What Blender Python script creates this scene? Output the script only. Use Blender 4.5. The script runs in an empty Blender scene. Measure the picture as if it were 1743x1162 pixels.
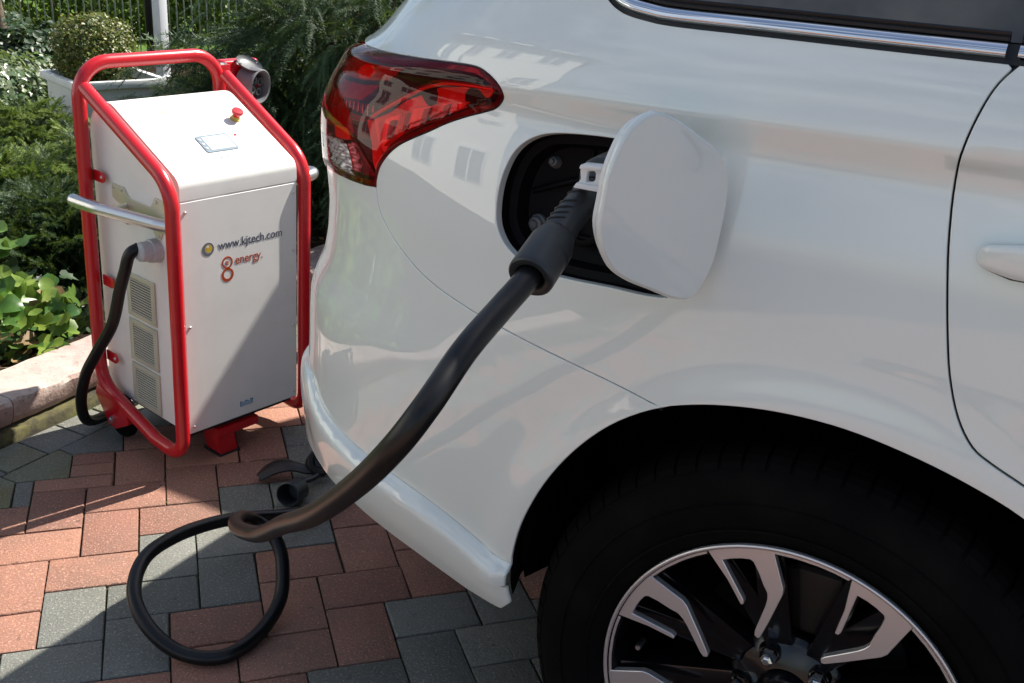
import bpy, bmesh, math, random
import numpy as np
from mathutils import Vector, Matrix
from mathutils.geometry import delaunay_2d_cdt
R = math.radians
rng = np.random.default_rng(7); random.seed(7)
SC = bpy.context.scene
COL = SC.collection
# ------------------------------------------------------------------ camera
cp, sp = math.cos(R(21.865)), math.sin(R(21.865)); ya = R(18.737); ro = R(3.549)
fwd = Vector((math.sin(ya)*cp, math.cos(ya)*cp, -sp)); rt = Vector((math.cos(ya), -math.sin(ya), 0)); up = rt.cross(fwd)
cr = rt*math.cos(ro)+up*math.sin(ro); cu = -rt*math.sin(ro)+up*math.cos(ro)
cam = bpy.data.cameras.new('camera'); camo = bpy.data.objects.new('camera', cam); COL.objects.link(camo)
M = Matrix((cr, cu, -fwd)).transposed().to_4x4(); M.translation = Vector((0, 0, 1.2764)); camo.matrix_world = M
cam.sensor_width = 36; cam.lens = 36*1811.5/1743; cam.clip_start = .05; cam.clip_end = 500
SC.camera = camo
# ------------------------------------------------------------------ sky, sun, exposure
SUN_EL = R(48); SUN_AZ = R(68)
W = bpy.data.worlds.new('World'); SC.world = W; W.use_nodes = True
nt = W.node_tree; nt.nodes.clear()
o = nt.nodes.new('ShaderNodeOutputWorld'); bg = nt.nodes.new('ShaderNodeBackground'); sky = nt.nodes.new('ShaderNodeTexSky')
sky.sky_type = 'NISHITA'; sky.sun_disc = False; sky.sun_elevation = SUN_EL; sky.sun_rotation = SUN_AZ; sky.air_density = 1.0; sky.dust_density = 1.2
tc = nt.nodes.new('ShaderNodeTexCoord'); mp = nt.nodes.new('ShaderNodeMapping'); mp.inputs['Scale'].default_value = (1, 1, 2.4)
nz = nt.nodes.new('ShaderNodeTexNoise'); nz.inputs['Scale'].default_value = 2.2; nz.inputs['Detail'].default_value = 7; nz.inputs['Roughness'].default_value = .58
rp = nt.nodes.new('ShaderNodeValToRGB'); rp.color_ramp.elements[0].position = .50; rp.color_ramp.elements[1].position = .68
mx = nt.nodes.new('ShaderNodeMix'); mx.data_type = 'RGBA'; mx.inputs[7].default_value = (11, 11.4, 12, 1)
ml = nt.nodes.new('ShaderNodeMath'); ml.operation = 'MULTIPLY'; ml.inputs[1].default_value = .5
L_ = nt.links.new
L_(tc.outputs['Generated'], mp.inputs[0]); L_(mp.outputs[0], nz.inputs['Vector']); L_(nz.outputs['Fac'], rp.inputs[0]); L_(rp.outputs[0], ml.inputs[0])
L_(ml.outputs[0], mx.inputs[0]); L_(sky.outputs[0], mx.inputs[6]); L_(mx.outputs[2], bg.inputs[0]); bg.inputs[1].default_value = .064; L_(bg.outputs[0], o.inputs[0])
sl = bpy.data.lights.new('sun', 'SUN'); sl.energy = 4.8; sl.angle = R(.53); sl.color = (1, .95, .86)
so = bpy.data.objects.new('sun', sl); COL.objects.link(so)
sdir = Vector((math.sin(SUN_AZ)*math.cos(SUN_EL), math.cos(SUN_AZ)*math.cos(SUN_EL), math.sin(SUN_EL)))
so.rotation_euler = sdir.to_track_quat('Z', 'Y').to_euler(); so.location = sdir*30
SC.view_settings.view_transform = 'Standard'; SC.view_settings.look = 'None'; SC.view_settings.exposure = 1.10; SC.view_settings.gamma = 1
SC.view_settings.use_curve_mapping = False
SC.cycles.max_bounces = 8; SC.cycles.transparent_max_bounces = 12; SC.cycles.diffuse_bounces = 4; SC.cycles.glossy_bounces = 4

# ------------------------------------------------------------------ materials
def mat(name, col=(.5, .5, .5), rough=.5, metal=0, coat=0, coat_r=.03, spec=.5, **k):
    m = bpy.data.materials.new(name); m.use_nodes = True; b = m.node_tree.nodes['Principled BSDF']
    b.inputs['Base Color'].default_value = (*col, 1); b.inputs['Roughness'].default_value = rough; b.inputs['Metallic'].default_value = metal
    b.inputs['Coat Weight'].default_value = coat; b.inputs['Coat Roughness'].default_value = coat_r; b.inputs['Specular IOR Level'].default_value = spec
    for kk, v in k.items():
        b.inputs[kk.replace('_', ' ')].default_value = v
    return m
def nd(m, t, **k):
    n = m.node_tree.nodes.new(t)
    for a, v in k.items():
        if a.startswith('i_'): n.inputs[a[2:].replace('_', ' ')].default_value = v
        else: setattr(n, a, v)
    return n
def lk(m, a, b): m.node_tree.links.new(a, b)
def PB(m): return m.node_tree.nodes['Principled BSDF']
def ramp(m, fac, stops):
    r = nd(m, 'ShaderNodeValToRGB'); e = r.color_ramp.elements
    while len(e) < len(stops): e.new(.5)
    for i, (p, c) in enumerate(stops): e[i].position = p; e[i].color = (*c, 1)
    lk(m, fac, r.inputs[0]); return r.outputs[0]
def noise(m, scale, detail=4, rough=.55, coord='Object', out='Fac'):
    t = nd(m, 'ShaderNodeTexCoord'); n = nd(m, 'ShaderNodeTexNoise'); n.inputs['Scale'].default_value = scale; n.inputs['Detail'].default_value = detail; n.inputs['Roughness'].default_value = rough
    if coord == 'World': g = nd(m, 'ShaderNodeNewGeometry'); lk(m, g.outputs['Position'], n.inputs['Vector'])
    else: lk(m, t.outputs[coord], n.inputs['Vector'])
    return n.outputs[out]
def mixc(m, fac, a, b, mode='MIX'):
    x = nd(m, 'ShaderNodeMix', data_type='RGBA', blend_type=mode)
    for s, v in ((0, fac), (6, a), (7, b)):
        if hasattr(v, 'is_linked') or hasattr(v, 'links'): lk(m, v, x.inputs[s])
        elif s == 0: x.inputs[0].default_value = v
        else: x.inputs[s].default_value = (*v, 1)
    return x.outputs[2]
def bump(m, h, st=.3, dist=.002):
    b = nd(m, 'ShaderNodeBump'); b.inputs['Strength'].default_value = st; b.inputs['Distance'].default_value = dist
    lk(m, h, b.inputs['Height']); lk(m, b.outputs[0], PB(m).inputs['Normal'])
def maprange(m, v, a, b, c, d):
    n = nd(m, 'ShaderNodeMapRange'); lk(m, v, n.inputs[0])
    for i, x in enumerate((a, b, c, d)): n.inputs[i+1].default_value = x
    return n.outputs[0]

M_paint = mat('pearl_white_paint', (.72, .73, .73), .38, coat=1, coat_r=.004, spec=.35)
PB(M_paint).inputs['Coat IOR'].default_value = 1.75
n_ = noise(M_paint, 7, 5, .6); dust = noise(M_paint, 260, 2)
c = mixc(M_paint, maprange(M_paint, n_, .35, .75, 0, .10), (.75, .805, .775), (.64, .67, .64))
lk(M_paint, c, PB(M_paint).inputs['Base Color']); lk(M_paint, maprange(M_paint, noise(M_paint, 3.5, 4), .4, .75, .004, .02), PB(M_paint).inputs['Coat Roughness'])
bump(M_paint, noise(M_paint, 3, 0), .012, .01)
M_dark = mat('black_plastic', (.012, .012, .013), .55)
bump(M_dark, noise(M_dark, 400, 2), .15, .001)
M_liner = mat('arch_liner', (.004, .004, .004), .85, spec=.1)
M_cavity = mat('port_plastic', (.003, .003, .004), .6, spec=.12)
M_rubber = mat('tyre_rubber', (.014, .014, .014), .8, spec=.08)
c = mixc(M_rubber, maprange(M_rubber, noise(M_rubber, 9, 5), .45, .7, 0, 1), (.0025, .0025, .0028), (.0065, .0062, .006)); lk(M_rubber, c, PB(M_rubber).inputs['Base Color'])
M_alloy = mat('machined_alloy', (.74, .73, .74), .36, .82)
bump(M_alloy, noise(M_alloy, 300, 2), .05, .0005)
M_gblack = mat('gloss_black_wheel', (.003, .003, .004), .22, spec=.4, coat=.25, coat_r=.08)
M_disc = mat('dull_iron', (.035, .033, .032), .5, .7)
M_chrome = mat('chrome', (.82, .84, .86), .06, 1)
M_steel = mat('stainless', (.68, .68, .67), .30, 1)
bump(M_steel, noise(M_steel, 120, 3), .06, .001)
M_seal = mat('black_rubber_seal', (.006, .006, .007), .45)
M_glass = mat('dark_privacy_glass', (.004, .005, .006), .03, coat=1, coat_r=.01)
M_red = mat('red_powder_coat', (.52, .008, .016), .30, coat=.35, coat_r=.12)
bump(M_red, noise(M_red, 160, 2), .08, .001)
M_case = mat('white_sheet_metal', (.80, .79, .77), .38)
c = mixc(M_case, maprange(M_case, noise(M_case, 9, 6, .65), .45, .8, 0, .35), (.80, .79, .77), (.62, .60, .56)); lk(M_case, c, PB(M_case).inputs['Base Color'])
bump(M_case, noise(M_case, 300, 2), .08, .0006)
M_vent = mat('aluminium_vent', (.52, .50, .40), .45, .2)
M_bracket = mat('zinc_bracket', (.60, .56, .43), .40, .45)
M_gland = mat('grey_gland', (.42, .44, .45), .5)
M_cable = mat('black_cable_jacket', (.011, .011, .012), .36, spec=.35)
bump(M_cable, noise(M_cable, 60, 4), .15, .001)
c = mixc(M_cable, maprange(M_cable, noise(M_cable, 14, 5), .5, .75, 0, 1), (.006, .006, .007), (.014, .0125, .011)); lk(M_cable, c, PB(M_cable).inputs['Base Color'])
M_grip = mat('connector_rubber', (.022, .026, .029), .42)
bump(M_grip, noise(M_grip, 300, 2), .1, .0006)
M_ink = mat('grey_ink', (.06, .065, .10), .5); M_orange = mat('orange_ink', (.42, .06, .012), .5); M_yel = mat('yellow_ink', (.62, .42, .02), .5)
M_inkg = mat('mid_grey_ink', (.14, .15, .17), .5); M_blue = mat('blue_sticker', (.02, .19, .40), .4); M_yeld = mat('ochre_ring', (.45, .34, .06), .5); M_bez = mat('display_bezel', (.16, .21, .26), .4)
M_white = mat('white_plastic', (.75, .76, .77), .35, coat=.3)
M_lcd = mat('display_glass', (.50, .60, .62), .15, coat=.6); M_btn = mat('button_grey', (.42, .46, .50), .5)
M_sockgrey = mat('socket_grey', (.11, .115, .12), .45)
def redglass(name, tint, dens=1.0):
    m = bpy.data.materials.new(name); m.use_nodes = True; t = m.node_tree; t.nodes.clear()
    out = t.nodes.new('ShaderNodeOutputMaterial'); mixn = t.nodes.new('ShaderNodeMixShader'); tr = t.nodes.new('ShaderNodeBsdfTransparent'); gl = t.nodes.new('ShaderNodeBsdfGlossy'); fr = t.nodes.new('ShaderNodeFresnel')
    tr.inputs[0].default_value = (*tint, 1); gl.inputs['Roughness'].default_value = .015; fr.inputs[0].default_value = 1.36
    t.links.new(fr.outputs[0], mixn.inputs[0]); t.links.new(tr.outputs[0], mixn.inputs[1]); t.links.new(gl.outputs[0], mixn.inputs[2]); t.links.new(mixn.outputs[0], out.inputs[0]); return m
M_lens = redglass('red_lens', (.97, .24, .27)); M_clearlens = redglass('clear_lens', (.9, .9, .9))
M_lred = mat('lamp_red', (.95, .035, .015), .22, coat=.6)
M_lred2 = mat('lamp_deep_red', (.36, .008, .009), .25, coat=.5)
M_lpink = mat('lamp_bright_red', (.98, .22, .15), .28, .2, coat=.5)
M_ldark = mat('lamp_housing', (.045, .008, .012), .25, coat=.5)
M_lrim = mat('lamp_rim', (.16, .008, .018), .12, coat=1, coat_r=.02)
M_lchrome = mat('lamp_reflector', (.75, .72, .74), .12, 1); M_lrev = mat('reversing_reflector', (.82, .82, .84), .18, .35, coat=.8)

# pavers
def paver_mat(name, a, b, cc):
    m = mat(name, a, .85, spec=.3)
    oi = nd(m, 'ShaderNodeObjectInfo'); gi = nd(m, 'ShaderNodeNewGeometry')
    ad = nd(m, 'ShaderNodeMath', operation='ADD'); lk(m, oi.outputs['Random'], ad.inputs[0]); lk(m, gi.outputs['Random Per Island'], ad.inputs[1])
    fr = nd(m, 'ShaderNodeMath', operation='FRACT'); lk(m, ad.outputs[0], fr.inputs[0])
    base = mixc(m, fr.outputs[0], a, b)
    big = mixc(m, maprange(m, noise(m, 3.6, 6, .65, 'World'), .4, .68, 0, .8), base, cc)
    grit = noise(m, 210, 3, .7, 'World')
    g2 = mixc(m, maprange(m, grit, .56, .71, 0, .75), big, tuple(min(1, x*1.9+.05) for x in a))
    g3 = mixc(m, maprange(m, grit, .42, .30, 0, .6), g2, tuple(x*.35 for x in a))
    pit = noise(m, 46, 4, .65, 'World')
    g4 = mixc(m, maprange(m, pit, .62, .74, 0, .6), g3, (.035, .032, .025))
    lk(m, g4, PB(m).inputs['Base Color'])
    h = nd(m, 'ShaderNodeMath', operation='ADD'); lk(m, grit, h.inputs[0]); lk(m, noise(m, 60, 4, .6, 'World'), h.inputs[1])
    bump(m, h.outputs[0], .8, .0026); return m
M_pred = paver_mat('red_concrete_paver', (.35, .175, .120), (.235, .115, .086), (.19, .115, .088))
M_pgrey = paver_mat('grey_concrete_paver', (.20, .20, .178), (.14, .145, .135), (.12, .12, .10))
M_pmoss = paver_mat('mossy_grey_paver', (.20, .21, .165), (.16, .165, .13), (.15, .13, .035))
M_joint = mat('joint_sand', (.045, .04, .03), .95, spec=.1)
c = mixc(M_joint, maprange(M_joint, noise(M_joint, 9, 4, .5, 'World'), .5, .68, 0, 1), (.04, .036, .028), (.05, .07, .018)); lk(M_joint, c, PB(M_joint).inputs['Base Color'])
M_kerb = mat('pink_painted_kerb', (.48, .30, .27), .9, spec=.2)
k1 = noise(M_kerb, 5, 6, .7, 'World'); k2 = noise(M_kerb, 60, 4, .7, 'World')
c = mixc(M_kerb, maprange(M_kerb, k1, .42, .62, 0, 1), (.34, .20, .185), (.42, .30, .26)); c = mixc(M_kerb, maprange(M_kerb, k2, .56, .70, 0, .85), c, (.10, .08, .06))
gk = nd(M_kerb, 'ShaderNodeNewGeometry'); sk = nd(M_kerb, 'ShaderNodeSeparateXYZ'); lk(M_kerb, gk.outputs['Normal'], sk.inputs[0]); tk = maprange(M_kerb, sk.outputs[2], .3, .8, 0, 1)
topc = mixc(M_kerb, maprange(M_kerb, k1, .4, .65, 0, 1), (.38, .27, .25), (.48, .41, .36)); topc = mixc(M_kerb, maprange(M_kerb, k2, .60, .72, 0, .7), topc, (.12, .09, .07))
sp2 = nd(M_kerb, 'ShaderNodeSeparateXYZ'); lk(M_kerb, gk.outputs['Position'], sp2.inputs[0]); k4 = noise(M_kerb, 22, 5, .7, 'World')
fl_ = nd(M_kerb, 'ShaderNodeMath', operation='MULTIPLY'); lk(M_kerb, maprange(M_kerb, sp2.outputs[2], .072, .095, 0, 1), fl_.inputs[0]); lk(M_kerb, maprange(M_kerb, k4, .46, .54, 0, .9), fl_.inputs[1])
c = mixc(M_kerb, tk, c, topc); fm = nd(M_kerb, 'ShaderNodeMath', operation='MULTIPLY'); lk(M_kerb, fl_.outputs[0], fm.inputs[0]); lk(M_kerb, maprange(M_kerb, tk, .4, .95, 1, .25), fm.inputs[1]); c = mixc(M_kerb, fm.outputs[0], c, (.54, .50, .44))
lk(M_kerb, c, PB(M_kerb).inputs['Base Color']); bump(M_kerb, k2, .7, .004)
M_kerbd = mat('mossy_concrete', (.09, .08, .05), .95, spec=.1)
k1 = noise(M_kerbd, 12, 5, .7, 'World'); c = mixc(M_kerbd, maprange(M_kerbd, k1, .4, .65, 0, 1), (.05, .045, .035), (.13, .12, .05)); lk(M_kerbd, c, PB(M_kerbd).inputs['Base Color']); bump(M_kerbd, k1, .8, .006)
M_soil = mat('soil', (.035, .025, .017), 1, spec=.1)
k1 = noise(M_soil, 18, 8, .7, 'World'); c = ramp(M_soil, k1, [(.3, (.012, .010, .007)), (.55, (.04, .028, .018)), (.75, (.10, .07, .045))]); lk(M_soil, c, PB(M_soil).inputs['Base Color']); bump(M_soil, k1, 1, .03)
M_lawn = mat('lawn_grass', (.09, .16, .03), .9, spec=.2)
k1 = noise(M_lawn, 30, 6, .7, 'World'); c = ramp(M_lawn, k1, [(.3, (.05, .11, .015)), (.7, (.14, .24, .04))]); lk(M_lawn, c, PB(M_lawn).inputs['Base Color']); bump(M_lawn, k1, 1, .02)
M_asph = mat('asphalt', (.06, .06, .058), .9); bump(M_asph, noise(M_asph, 80, 4, .6, 'World'), .6, .004)
def leafmat(name, cols, rough=.42, trans=.25, dead=None, coat=0):
    m = mat(name, cols[0], rough, spec=.4, coat=coat)
    g = nd(m, 'ShaderNodeNewGeometry'); oi = nd(m, 'ShaderNodeObjectInfo')
    ad = nd(m, 'ShaderNodeMath', operation='ADD'); lk(m, oi.outputs['Random'], ad.inputs[0]); lk(m, g.outputs['Random Per Island'], ad.inputs[1])
    fr = nd(m, 'ShaderNodeMath', operation='FRACT'); lk(m, ad.outputs[0], fr.inputs[0])
    n = len(cols); c = ramp(m, fr.outputs[0], [(i/(n-1), cols[i]) for i in range(n)])
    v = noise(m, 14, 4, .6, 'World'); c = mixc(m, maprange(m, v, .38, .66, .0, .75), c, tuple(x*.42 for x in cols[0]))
    lk(m, c, PB(m).inputs['Base Color'])
    t = m.node_tree; tl = t.nodes.new('ShaderNodeBsdfTranslucent'); ms = t.nodes.new('ShaderNodeMixShader'); ms.inputs[0].default_value = trans
    c2 = mixc(m, .5, c, (.30, .42, .05), 'MIX'); t.links.new(c2, tl.inputs[0])
    t.links.new(PB(m).outputs[0], ms.inputs[1]); t.links.new(tl.outputs[0], ms.inputs[2]); t.links.new(ms.outputs[0], t.nodes['Material Output'].inputs[0]); return m
M_ivy = leafmat('ivy_leaf', [(.08, .20, .035), (.16, .31, .045), (.045, .12, .035), (.30, .40, .07), (.10, .23, .055)], .33, .28)
M_ivyd = leafmat('ivy_dead_leaf', [(.32, .17, .06), (.42, .28, .13), (.20, .12, .05)], .6, .3)
M_ivy2 = leafmat('variegated_glint_ivy_leaf', [(.06, .12, .04), (.30, .34, .22), (.07, .13, .05), (.05, .10, .035), (.38, .40, .30)], .3, .2)  # pale leaves: variegation, with glints put into the colour
M_ced = leafmat('cedar_needle', [(.026, .070, .026), (.040, .095, .034), (.018, .050, .024), (.055, .12, .036)], .55, .15)
M_ced_lit = leafmat('cedar_lit_needle', [(.06, .13, .04), (.09, .17, .05), (.05, .11, .035)], .5, .2)  # lighter cedar copy, sunlight on the top branches put into its colour
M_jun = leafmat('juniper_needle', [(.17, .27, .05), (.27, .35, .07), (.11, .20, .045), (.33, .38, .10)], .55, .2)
M_jun2 = leafmat('dark_shade_needle', [(.03, .07, .02), (.05, .10, .03), (.02, .05, .02)], .55, .15)  # darker juniper copy, shade of inner and shaded foliage put into its colour
M_box = leafmat('box_leaf', [(.06, .11, .018), (.15, .16, .03), (.05, .095, .02), (.26, .18, .045), (.19, .25, .04)], .42, .2)
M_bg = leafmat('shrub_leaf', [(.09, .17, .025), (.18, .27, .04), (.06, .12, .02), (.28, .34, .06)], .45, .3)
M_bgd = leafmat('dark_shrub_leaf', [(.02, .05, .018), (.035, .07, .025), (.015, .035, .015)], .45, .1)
M_bark = mat('bark', (.12, .09, .06), .95); k1 = noise(M_bark, 24, 6, .7); bump(M_bark, k1, 1, .01)
c = ramp(M_bark, k1, [(.35, (.06, .045, .03)), (.65, (.20, .15, .10))]); lk(M_bark, c, PB(M_bark).inputs['Base Color'])
M_iron = mat('dark_iron', (.03, .034, .034), .45, .3); M_irong = mat('grey_green_iron', (.34, .38, .34), .4, .1)
M_post = mat('white_painted_post', (.78, .80, .82), .5); M_planter = mat('white_planter', (.74, .75, .75), .55)
k1 = noise(M_planter, 6, 5); c = mixc(M_planter, maprange(M_planter, k1, .4, .75, 0, .5), (.74, .75, .75), (.5, .52, .5)); lk(M_planter, c, PB(M_planter).inputs['Base Color'])
M_wall = mat('white_render', (.80, .79, .74), .9); M_bglass = mat('window_glass', (.14, .16, .18), .10)
M_roofm = mat('slate_roof', (.06, .06, .065), .8)

# ------------------------------------------------------------------ helpers
def props(o, label=None, cat=None, group=None, kind=None):
    if label: o['label'] = label
    if cat: o['category'] = cat
    if group: o['group'] = group
    if kind: o['kind'] = kind
    return o
def link(name, me, parent=None, kind=None):
    ob = bpy.data.objects.new(name, me); COL.objects.link(ob)
    if parent is not None: ob.parent = parent
    if kind: ob['kind'] = kind
    return ob
def empty(name, label, cat, group=None, matrix=None):
    e = bpy.data.objects.new(name, None); COL.objects.link(e); e.empty_display_size = .1
    if matrix is not None: e.matrix_world = matrix
    return props(e, label, cat, group)
def mesh(name, V, F, m, smooth=True, normals=None, mats=None, midx=None):
    me = bpy.data.meshes.new(name); me.from_pydata([tuple(map(float, v)) for v in V], [], [tuple(map(int, f)) for f in F])
    for x in (mats or [m]): me.materials.append(x)
    me.polygons.foreach_set('use_smooth', [bool(smooth)]*len(me.polygons))
    if midx is not None: me.polygons.foreach_set('material_index', midx)
    if normals is not None: me.normals_split_custom_set_from_vertices([tuple(map(float, n)) for n in normals])
    me.update(); return me
def obj(name, V, F, m, parent=None, smooth=True, kind=None, **k): return link(name, mesh(name, V, F, m, smooth, **k), parent, kind)
def bigmesh(name, V, F, m):
    """V (n,3), F (k,3) triangles, fast path"""
    me = bpy.data.meshes.new(name); n, k = len(V), len(F)
    me.vertices.add(n); me.vertices.foreach_set('co', np.ascontiguousarray(V, dtype=np.float32).ravel())
    me.loops.add(k*3); me.loops.foreach_set('vertex_index', np.ascontiguousarray(F, dtype=np.int32).ravel())
    me.polygons.add(k); me.polygons.foreach_set('loop_start', np.arange(0, k*3, 3, dtype=np.int32)); me.polygons.foreach_set('loop_total', np.full(k, 3, dtype=np.int32))
    me.materials.append(m); me.update(calc_edges=True); return me
def bmobj(name, bm, m, parent=None, smooth=True, mats=None):
    me = bpy.data.meshes.new(name); bm.to_mesh(me); bm.free()
    for x in (mats or [m]): me.materials.append(x)
    me.polygons.foreach_set('use_smooth', [smooth]*len(me.polygons)); me.update()
    return link(name, me, parent)
def bevelled(bm, w, seg=2, edges=None, ang=.5):
    es = [e for e in bm.edges if e.calc_face_angle(0) > ang] if edges is None else edges
    bmesh.ops.bevel(bm, geom=es, offset=w, segments=seg, profile=.6, affect='EDGES', clamp_overlap=True)
def box_bm(x0, x1, y0, y1, z0, z1, bev=0, seg=2):
    bm = bmesh.new(); bmesh.ops.create_cube(bm, size=1)
    for v in bm.verts: v.co = Vector(((x0+x1)/2+v.co.x*(x1-x0), (y0+y1)/2+v.co.y*(y1-y0), (z0+z1)/2+v.co.z*(z1-z0)))
    if bev: bevelled(bm, bev, seg)
    return bm
def box(name, x0, x1, y0, y1, z0, z1, m, parent=None, bev=0, smooth=False, mx=None):
    bm = box_bm(x0, x1, y0, y1, z0, z1, bev)
    if mx is not None: bm.transform(mx)
    o = bmobj(name, bm, m, parent, smooth or bev > 0)
    if bev > 0: autosm(o)
    return o
def autosm(o, ang=.6):
    me = o.data; me.set_sharp_from_angle(angle=ang); return o
def spline(P, n=8, closed=False):
    P = [np.array(p, float) for p in P]; out = []; N = len(P)
    rngk = range(N if closed else N-1)
    for i in rngk:
        p1, p2 = P[i], P[(i+1) % N]; p0 = P[(i-1) % N] if (closed or i > 0) else 2*p1-p2; p3 = P[(i+2) % N] if (closed or i < N-2) else 2*p2-p1
        for k in range(n):
            t = k/n; out.append(.5*((2*p1)+(-p0+p2)*t+(2*p0-5*p1+4*p2-p3)*t*t+(-p0+3*p1-3*p2+p3)*t**3))
    if not closed: out.append(P[-1])
    return np.array(out)
def fillet(P, r, n=7):
    """polyline with rounded corners; r scalar or list"""
    P = [np.array(p, float) for p in P]; out = [P[0]]
    for i in range(1, len(P)-1):
        rr = (r[i] if len(r) == len(P) else r[i-1]) if isinstance(r, (list, tuple)) else r
        a = P[i-1]-P[i]; b = P[i+1]-P[i]; la, lb = np.linalg.norm(a), np.linalg.norm(b); a /= la; b /= lb
        th = math.acos(np.clip(a@b, -1, 1)); d = min(rr/math.tan(th/2), la*.49, lb*.49); rr = d*math.tan(th/2)
        bis = (a+b)/np.linalg.norm(a+b); cc = P[i]+bis*rr/math.sin(th/2); s = P[i]+a*d-cc; e = P[i]+b*d-cc
        om = math.acos(np.clip(s@e/rr/rr, -1, 1))
        for k in range(n+1):
            t = k/n; out.append(cc+(math.sin((1-t)*om)*s+math.sin(t*om)*e)/math.sin(om))
    out.append(P[-1]); return np.array(out)
def tube_vf(P, r, seg=14, cap=True, closed=False):
    P = np.array(P, float); n = len(P); rad = np.full(n, r) if np.isscalar(r) else np.array(r)
    T = np.gradient(P, axis=0) if not closed else np.roll(P, -1, 0)-np.roll(P, 1, 0)
    T /= np.linalg.norm(T, axis=1)[:, None]+1e-12
    u = np.cross(T[0], [0, 0, 1.]); u = np.cross(T[0], [0, 1., 0]) if np.linalg.norm(u) < .1 else u; u /= np.linalg.norm(u)
    V = []; F = []; a = np.linspace(0, 2*np.pi, seg, endpoint=False)
    for i in range(n):
        u = u-T[i]*(u@T[i]); u /= np.linalg.norm(u); v = np.cross(T[i], u)
        V += list(P[i]+rad[i]*(np.cos(a)[:, None]*u+np.sin(a)[:, None]*v))
    m = n if closed else n-1
    for i in range(m):
        j = (i+1) % n
        for k in range(seg): k2 = (k+1) % seg; F.append((i*seg+k, i*seg+k2, j*seg+k2, j*seg+k))
    if cap and not closed:
        F.append(tuple(range(seg-1, -1, -1))); F.append(tuple((n-1)*seg+k for k in range(seg)))
    return V, F
def tube(name, P, r, m, parent=None, seg=14, cap=True, closed=False):
    V, F = tube_vf(P, r, seg, cap, closed); return autosm(obj(name, V, F, m, parent), .9)
def lathe_vf(prof, seg=40, origin=(0, 0, 0), axis=(0, 0, 1), xdir=(1, 0, 0), closed=False):
    ax = np.array(axis, float); ax /= np.linalg.norm(ax); xd = np.array(xdir if abs(ax@np.array(xdir, float)) < .95 else (0, 0, 1), float); xd -= ax*(xd@ax); xd /= np.linalg.norm(xd); yd = np.cross(ax, xd); O = np.array(origin, float)
    V = []; F = []; n = len(prof)
    for k in range(seg):
        a = 2*math.pi*k/seg; d = xd*math.cos(a)+yd*math.sin(a)
        for r, h in prof: V.append(O+d*r+ax*h)
    for k in range(seg):
        k2 = (k+1) % seg
        for i in range(n if closed else n-1): j = (i+1) % n; F.append((k*n+i, k2*n+i, k2*n+j, k*n+j))
    return V, F
def lathe(name, prof, m, parent=None, seg=40, sm=.6, **k):
    V, F = lathe_vf(prof, seg, **k)
    bm = bmesh.new(); vs = [bm.verts.new(v) for v in V]
    for f in F:
        try: bm.faces.new([vs[i] for i in f])
        except ValueError: pass
    bmesh.ops.remove_doubles(bm, verts=bm.verts, dist=1e-6); bmesh.ops.recalc_face_normals(bm, faces=bm.faces)
    return autosm(bmobj(name, bm, m, parent), sm)
def prism(name, poly, t0, t1, fr, m, parent=None, bev=0, seg=2, holes=(), smooth=True, invert=False):
    """poly 2D; fr(x,y,t)->3D"""
    loops = [list(poly)]+[list(h) for h in holes]
    bm = bmesh.new(); allv = []; es = []
    for lp in loops:
        vs = [bm.verts.new(fr(x, y, t1)) for x, y in lp]; allv.append(vs); es += [bm.edges.new((vs[i], vs[(i+1) % len(vs)])) for i in range(len(vs))]
    bmesh.ops.triangle_fill(bm, edges=es, use_beauty=True, use_dissolve=False)
    top = list(bm.faces)
    r = bmesh.ops.extrude_face_region(bm, geom=top, use_keep_orig=True)
    d = Vector(fr(0, 0, t0))-Vector(fr(0, 0, t1))
    for g in r['geom']:
        if isinstance(g, bmesh.types.BMVert): g.co += d
    bmesh.ops.recalc_face_normals(bm, faces=bm.faces)
    if bev: bevelled(bm, bev, seg, ang=.35)
    return autosm(bmobj(name, bm, m, parent, smooth), .55)
def circ(cx, cy, r, n=24, ry=None): return [(cx+r*math.cos(2*math.pi*k/n), cy+(ry or r)*math.sin(2*math.pi*k/n)) for k in range(n)]
def text(name, s, size, mx, m, parent, extrude=.0004, align='LEFT', xs=1):
    cu_ = bpy.data.curves.new(name, 'FONT'); cu_.body = s; cu_.size = size; cu_.extrude = extrude; cu_.align_x = align; cu_.resolution_u = 4
    tmp = bpy.data.objects.new('t', cu_); COL.objects.link(tmp); dg = bpy.context.evaluated_depsgraph_get(); me = bpy.data.meshes.new_from_object(tmp.evaluated_get(dg))
    bpy.data.objects.remove(tmp); me.transform(Matrix.Diagonal((xs, 1, 1, 1))); me.transform(mx); me.materials.clear(); me.materials.append(m)
    return link(name, me, parent)
def scatter(T, Fc, pos, rot, sc):
    """merge copies of template (T verts, Fc tris) -> V,F ; rot (n,3,3)"""
    n, k = len(pos), len(T)
    V = np.einsum('nij,kj->nki', rot, T)*sc[:, None, None]+pos[:, None, :]
    F = Fc[None]+(np.arange(n)*k)[:, None, None]
    return V.reshape(-1, 3), F.reshape(-1, 3)
def rot_basis(x, up_):
    """rows->matrices with columns (x, y, z): x = given direction, z near up"""
    x = x/np.linalg.norm(x, axis=1)[:, None]; y = np.cross(up_, x); y /= np.linalg.norm(y, axis=1)[:, None]+1e-9; z = np.cross(x, y)
    return np.stack([x, y, z], 2)
def rdir(n): v = rng.normal(size=(n, 3)); return v/np.linalg.norm(v, axis=1)[:, None]

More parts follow.
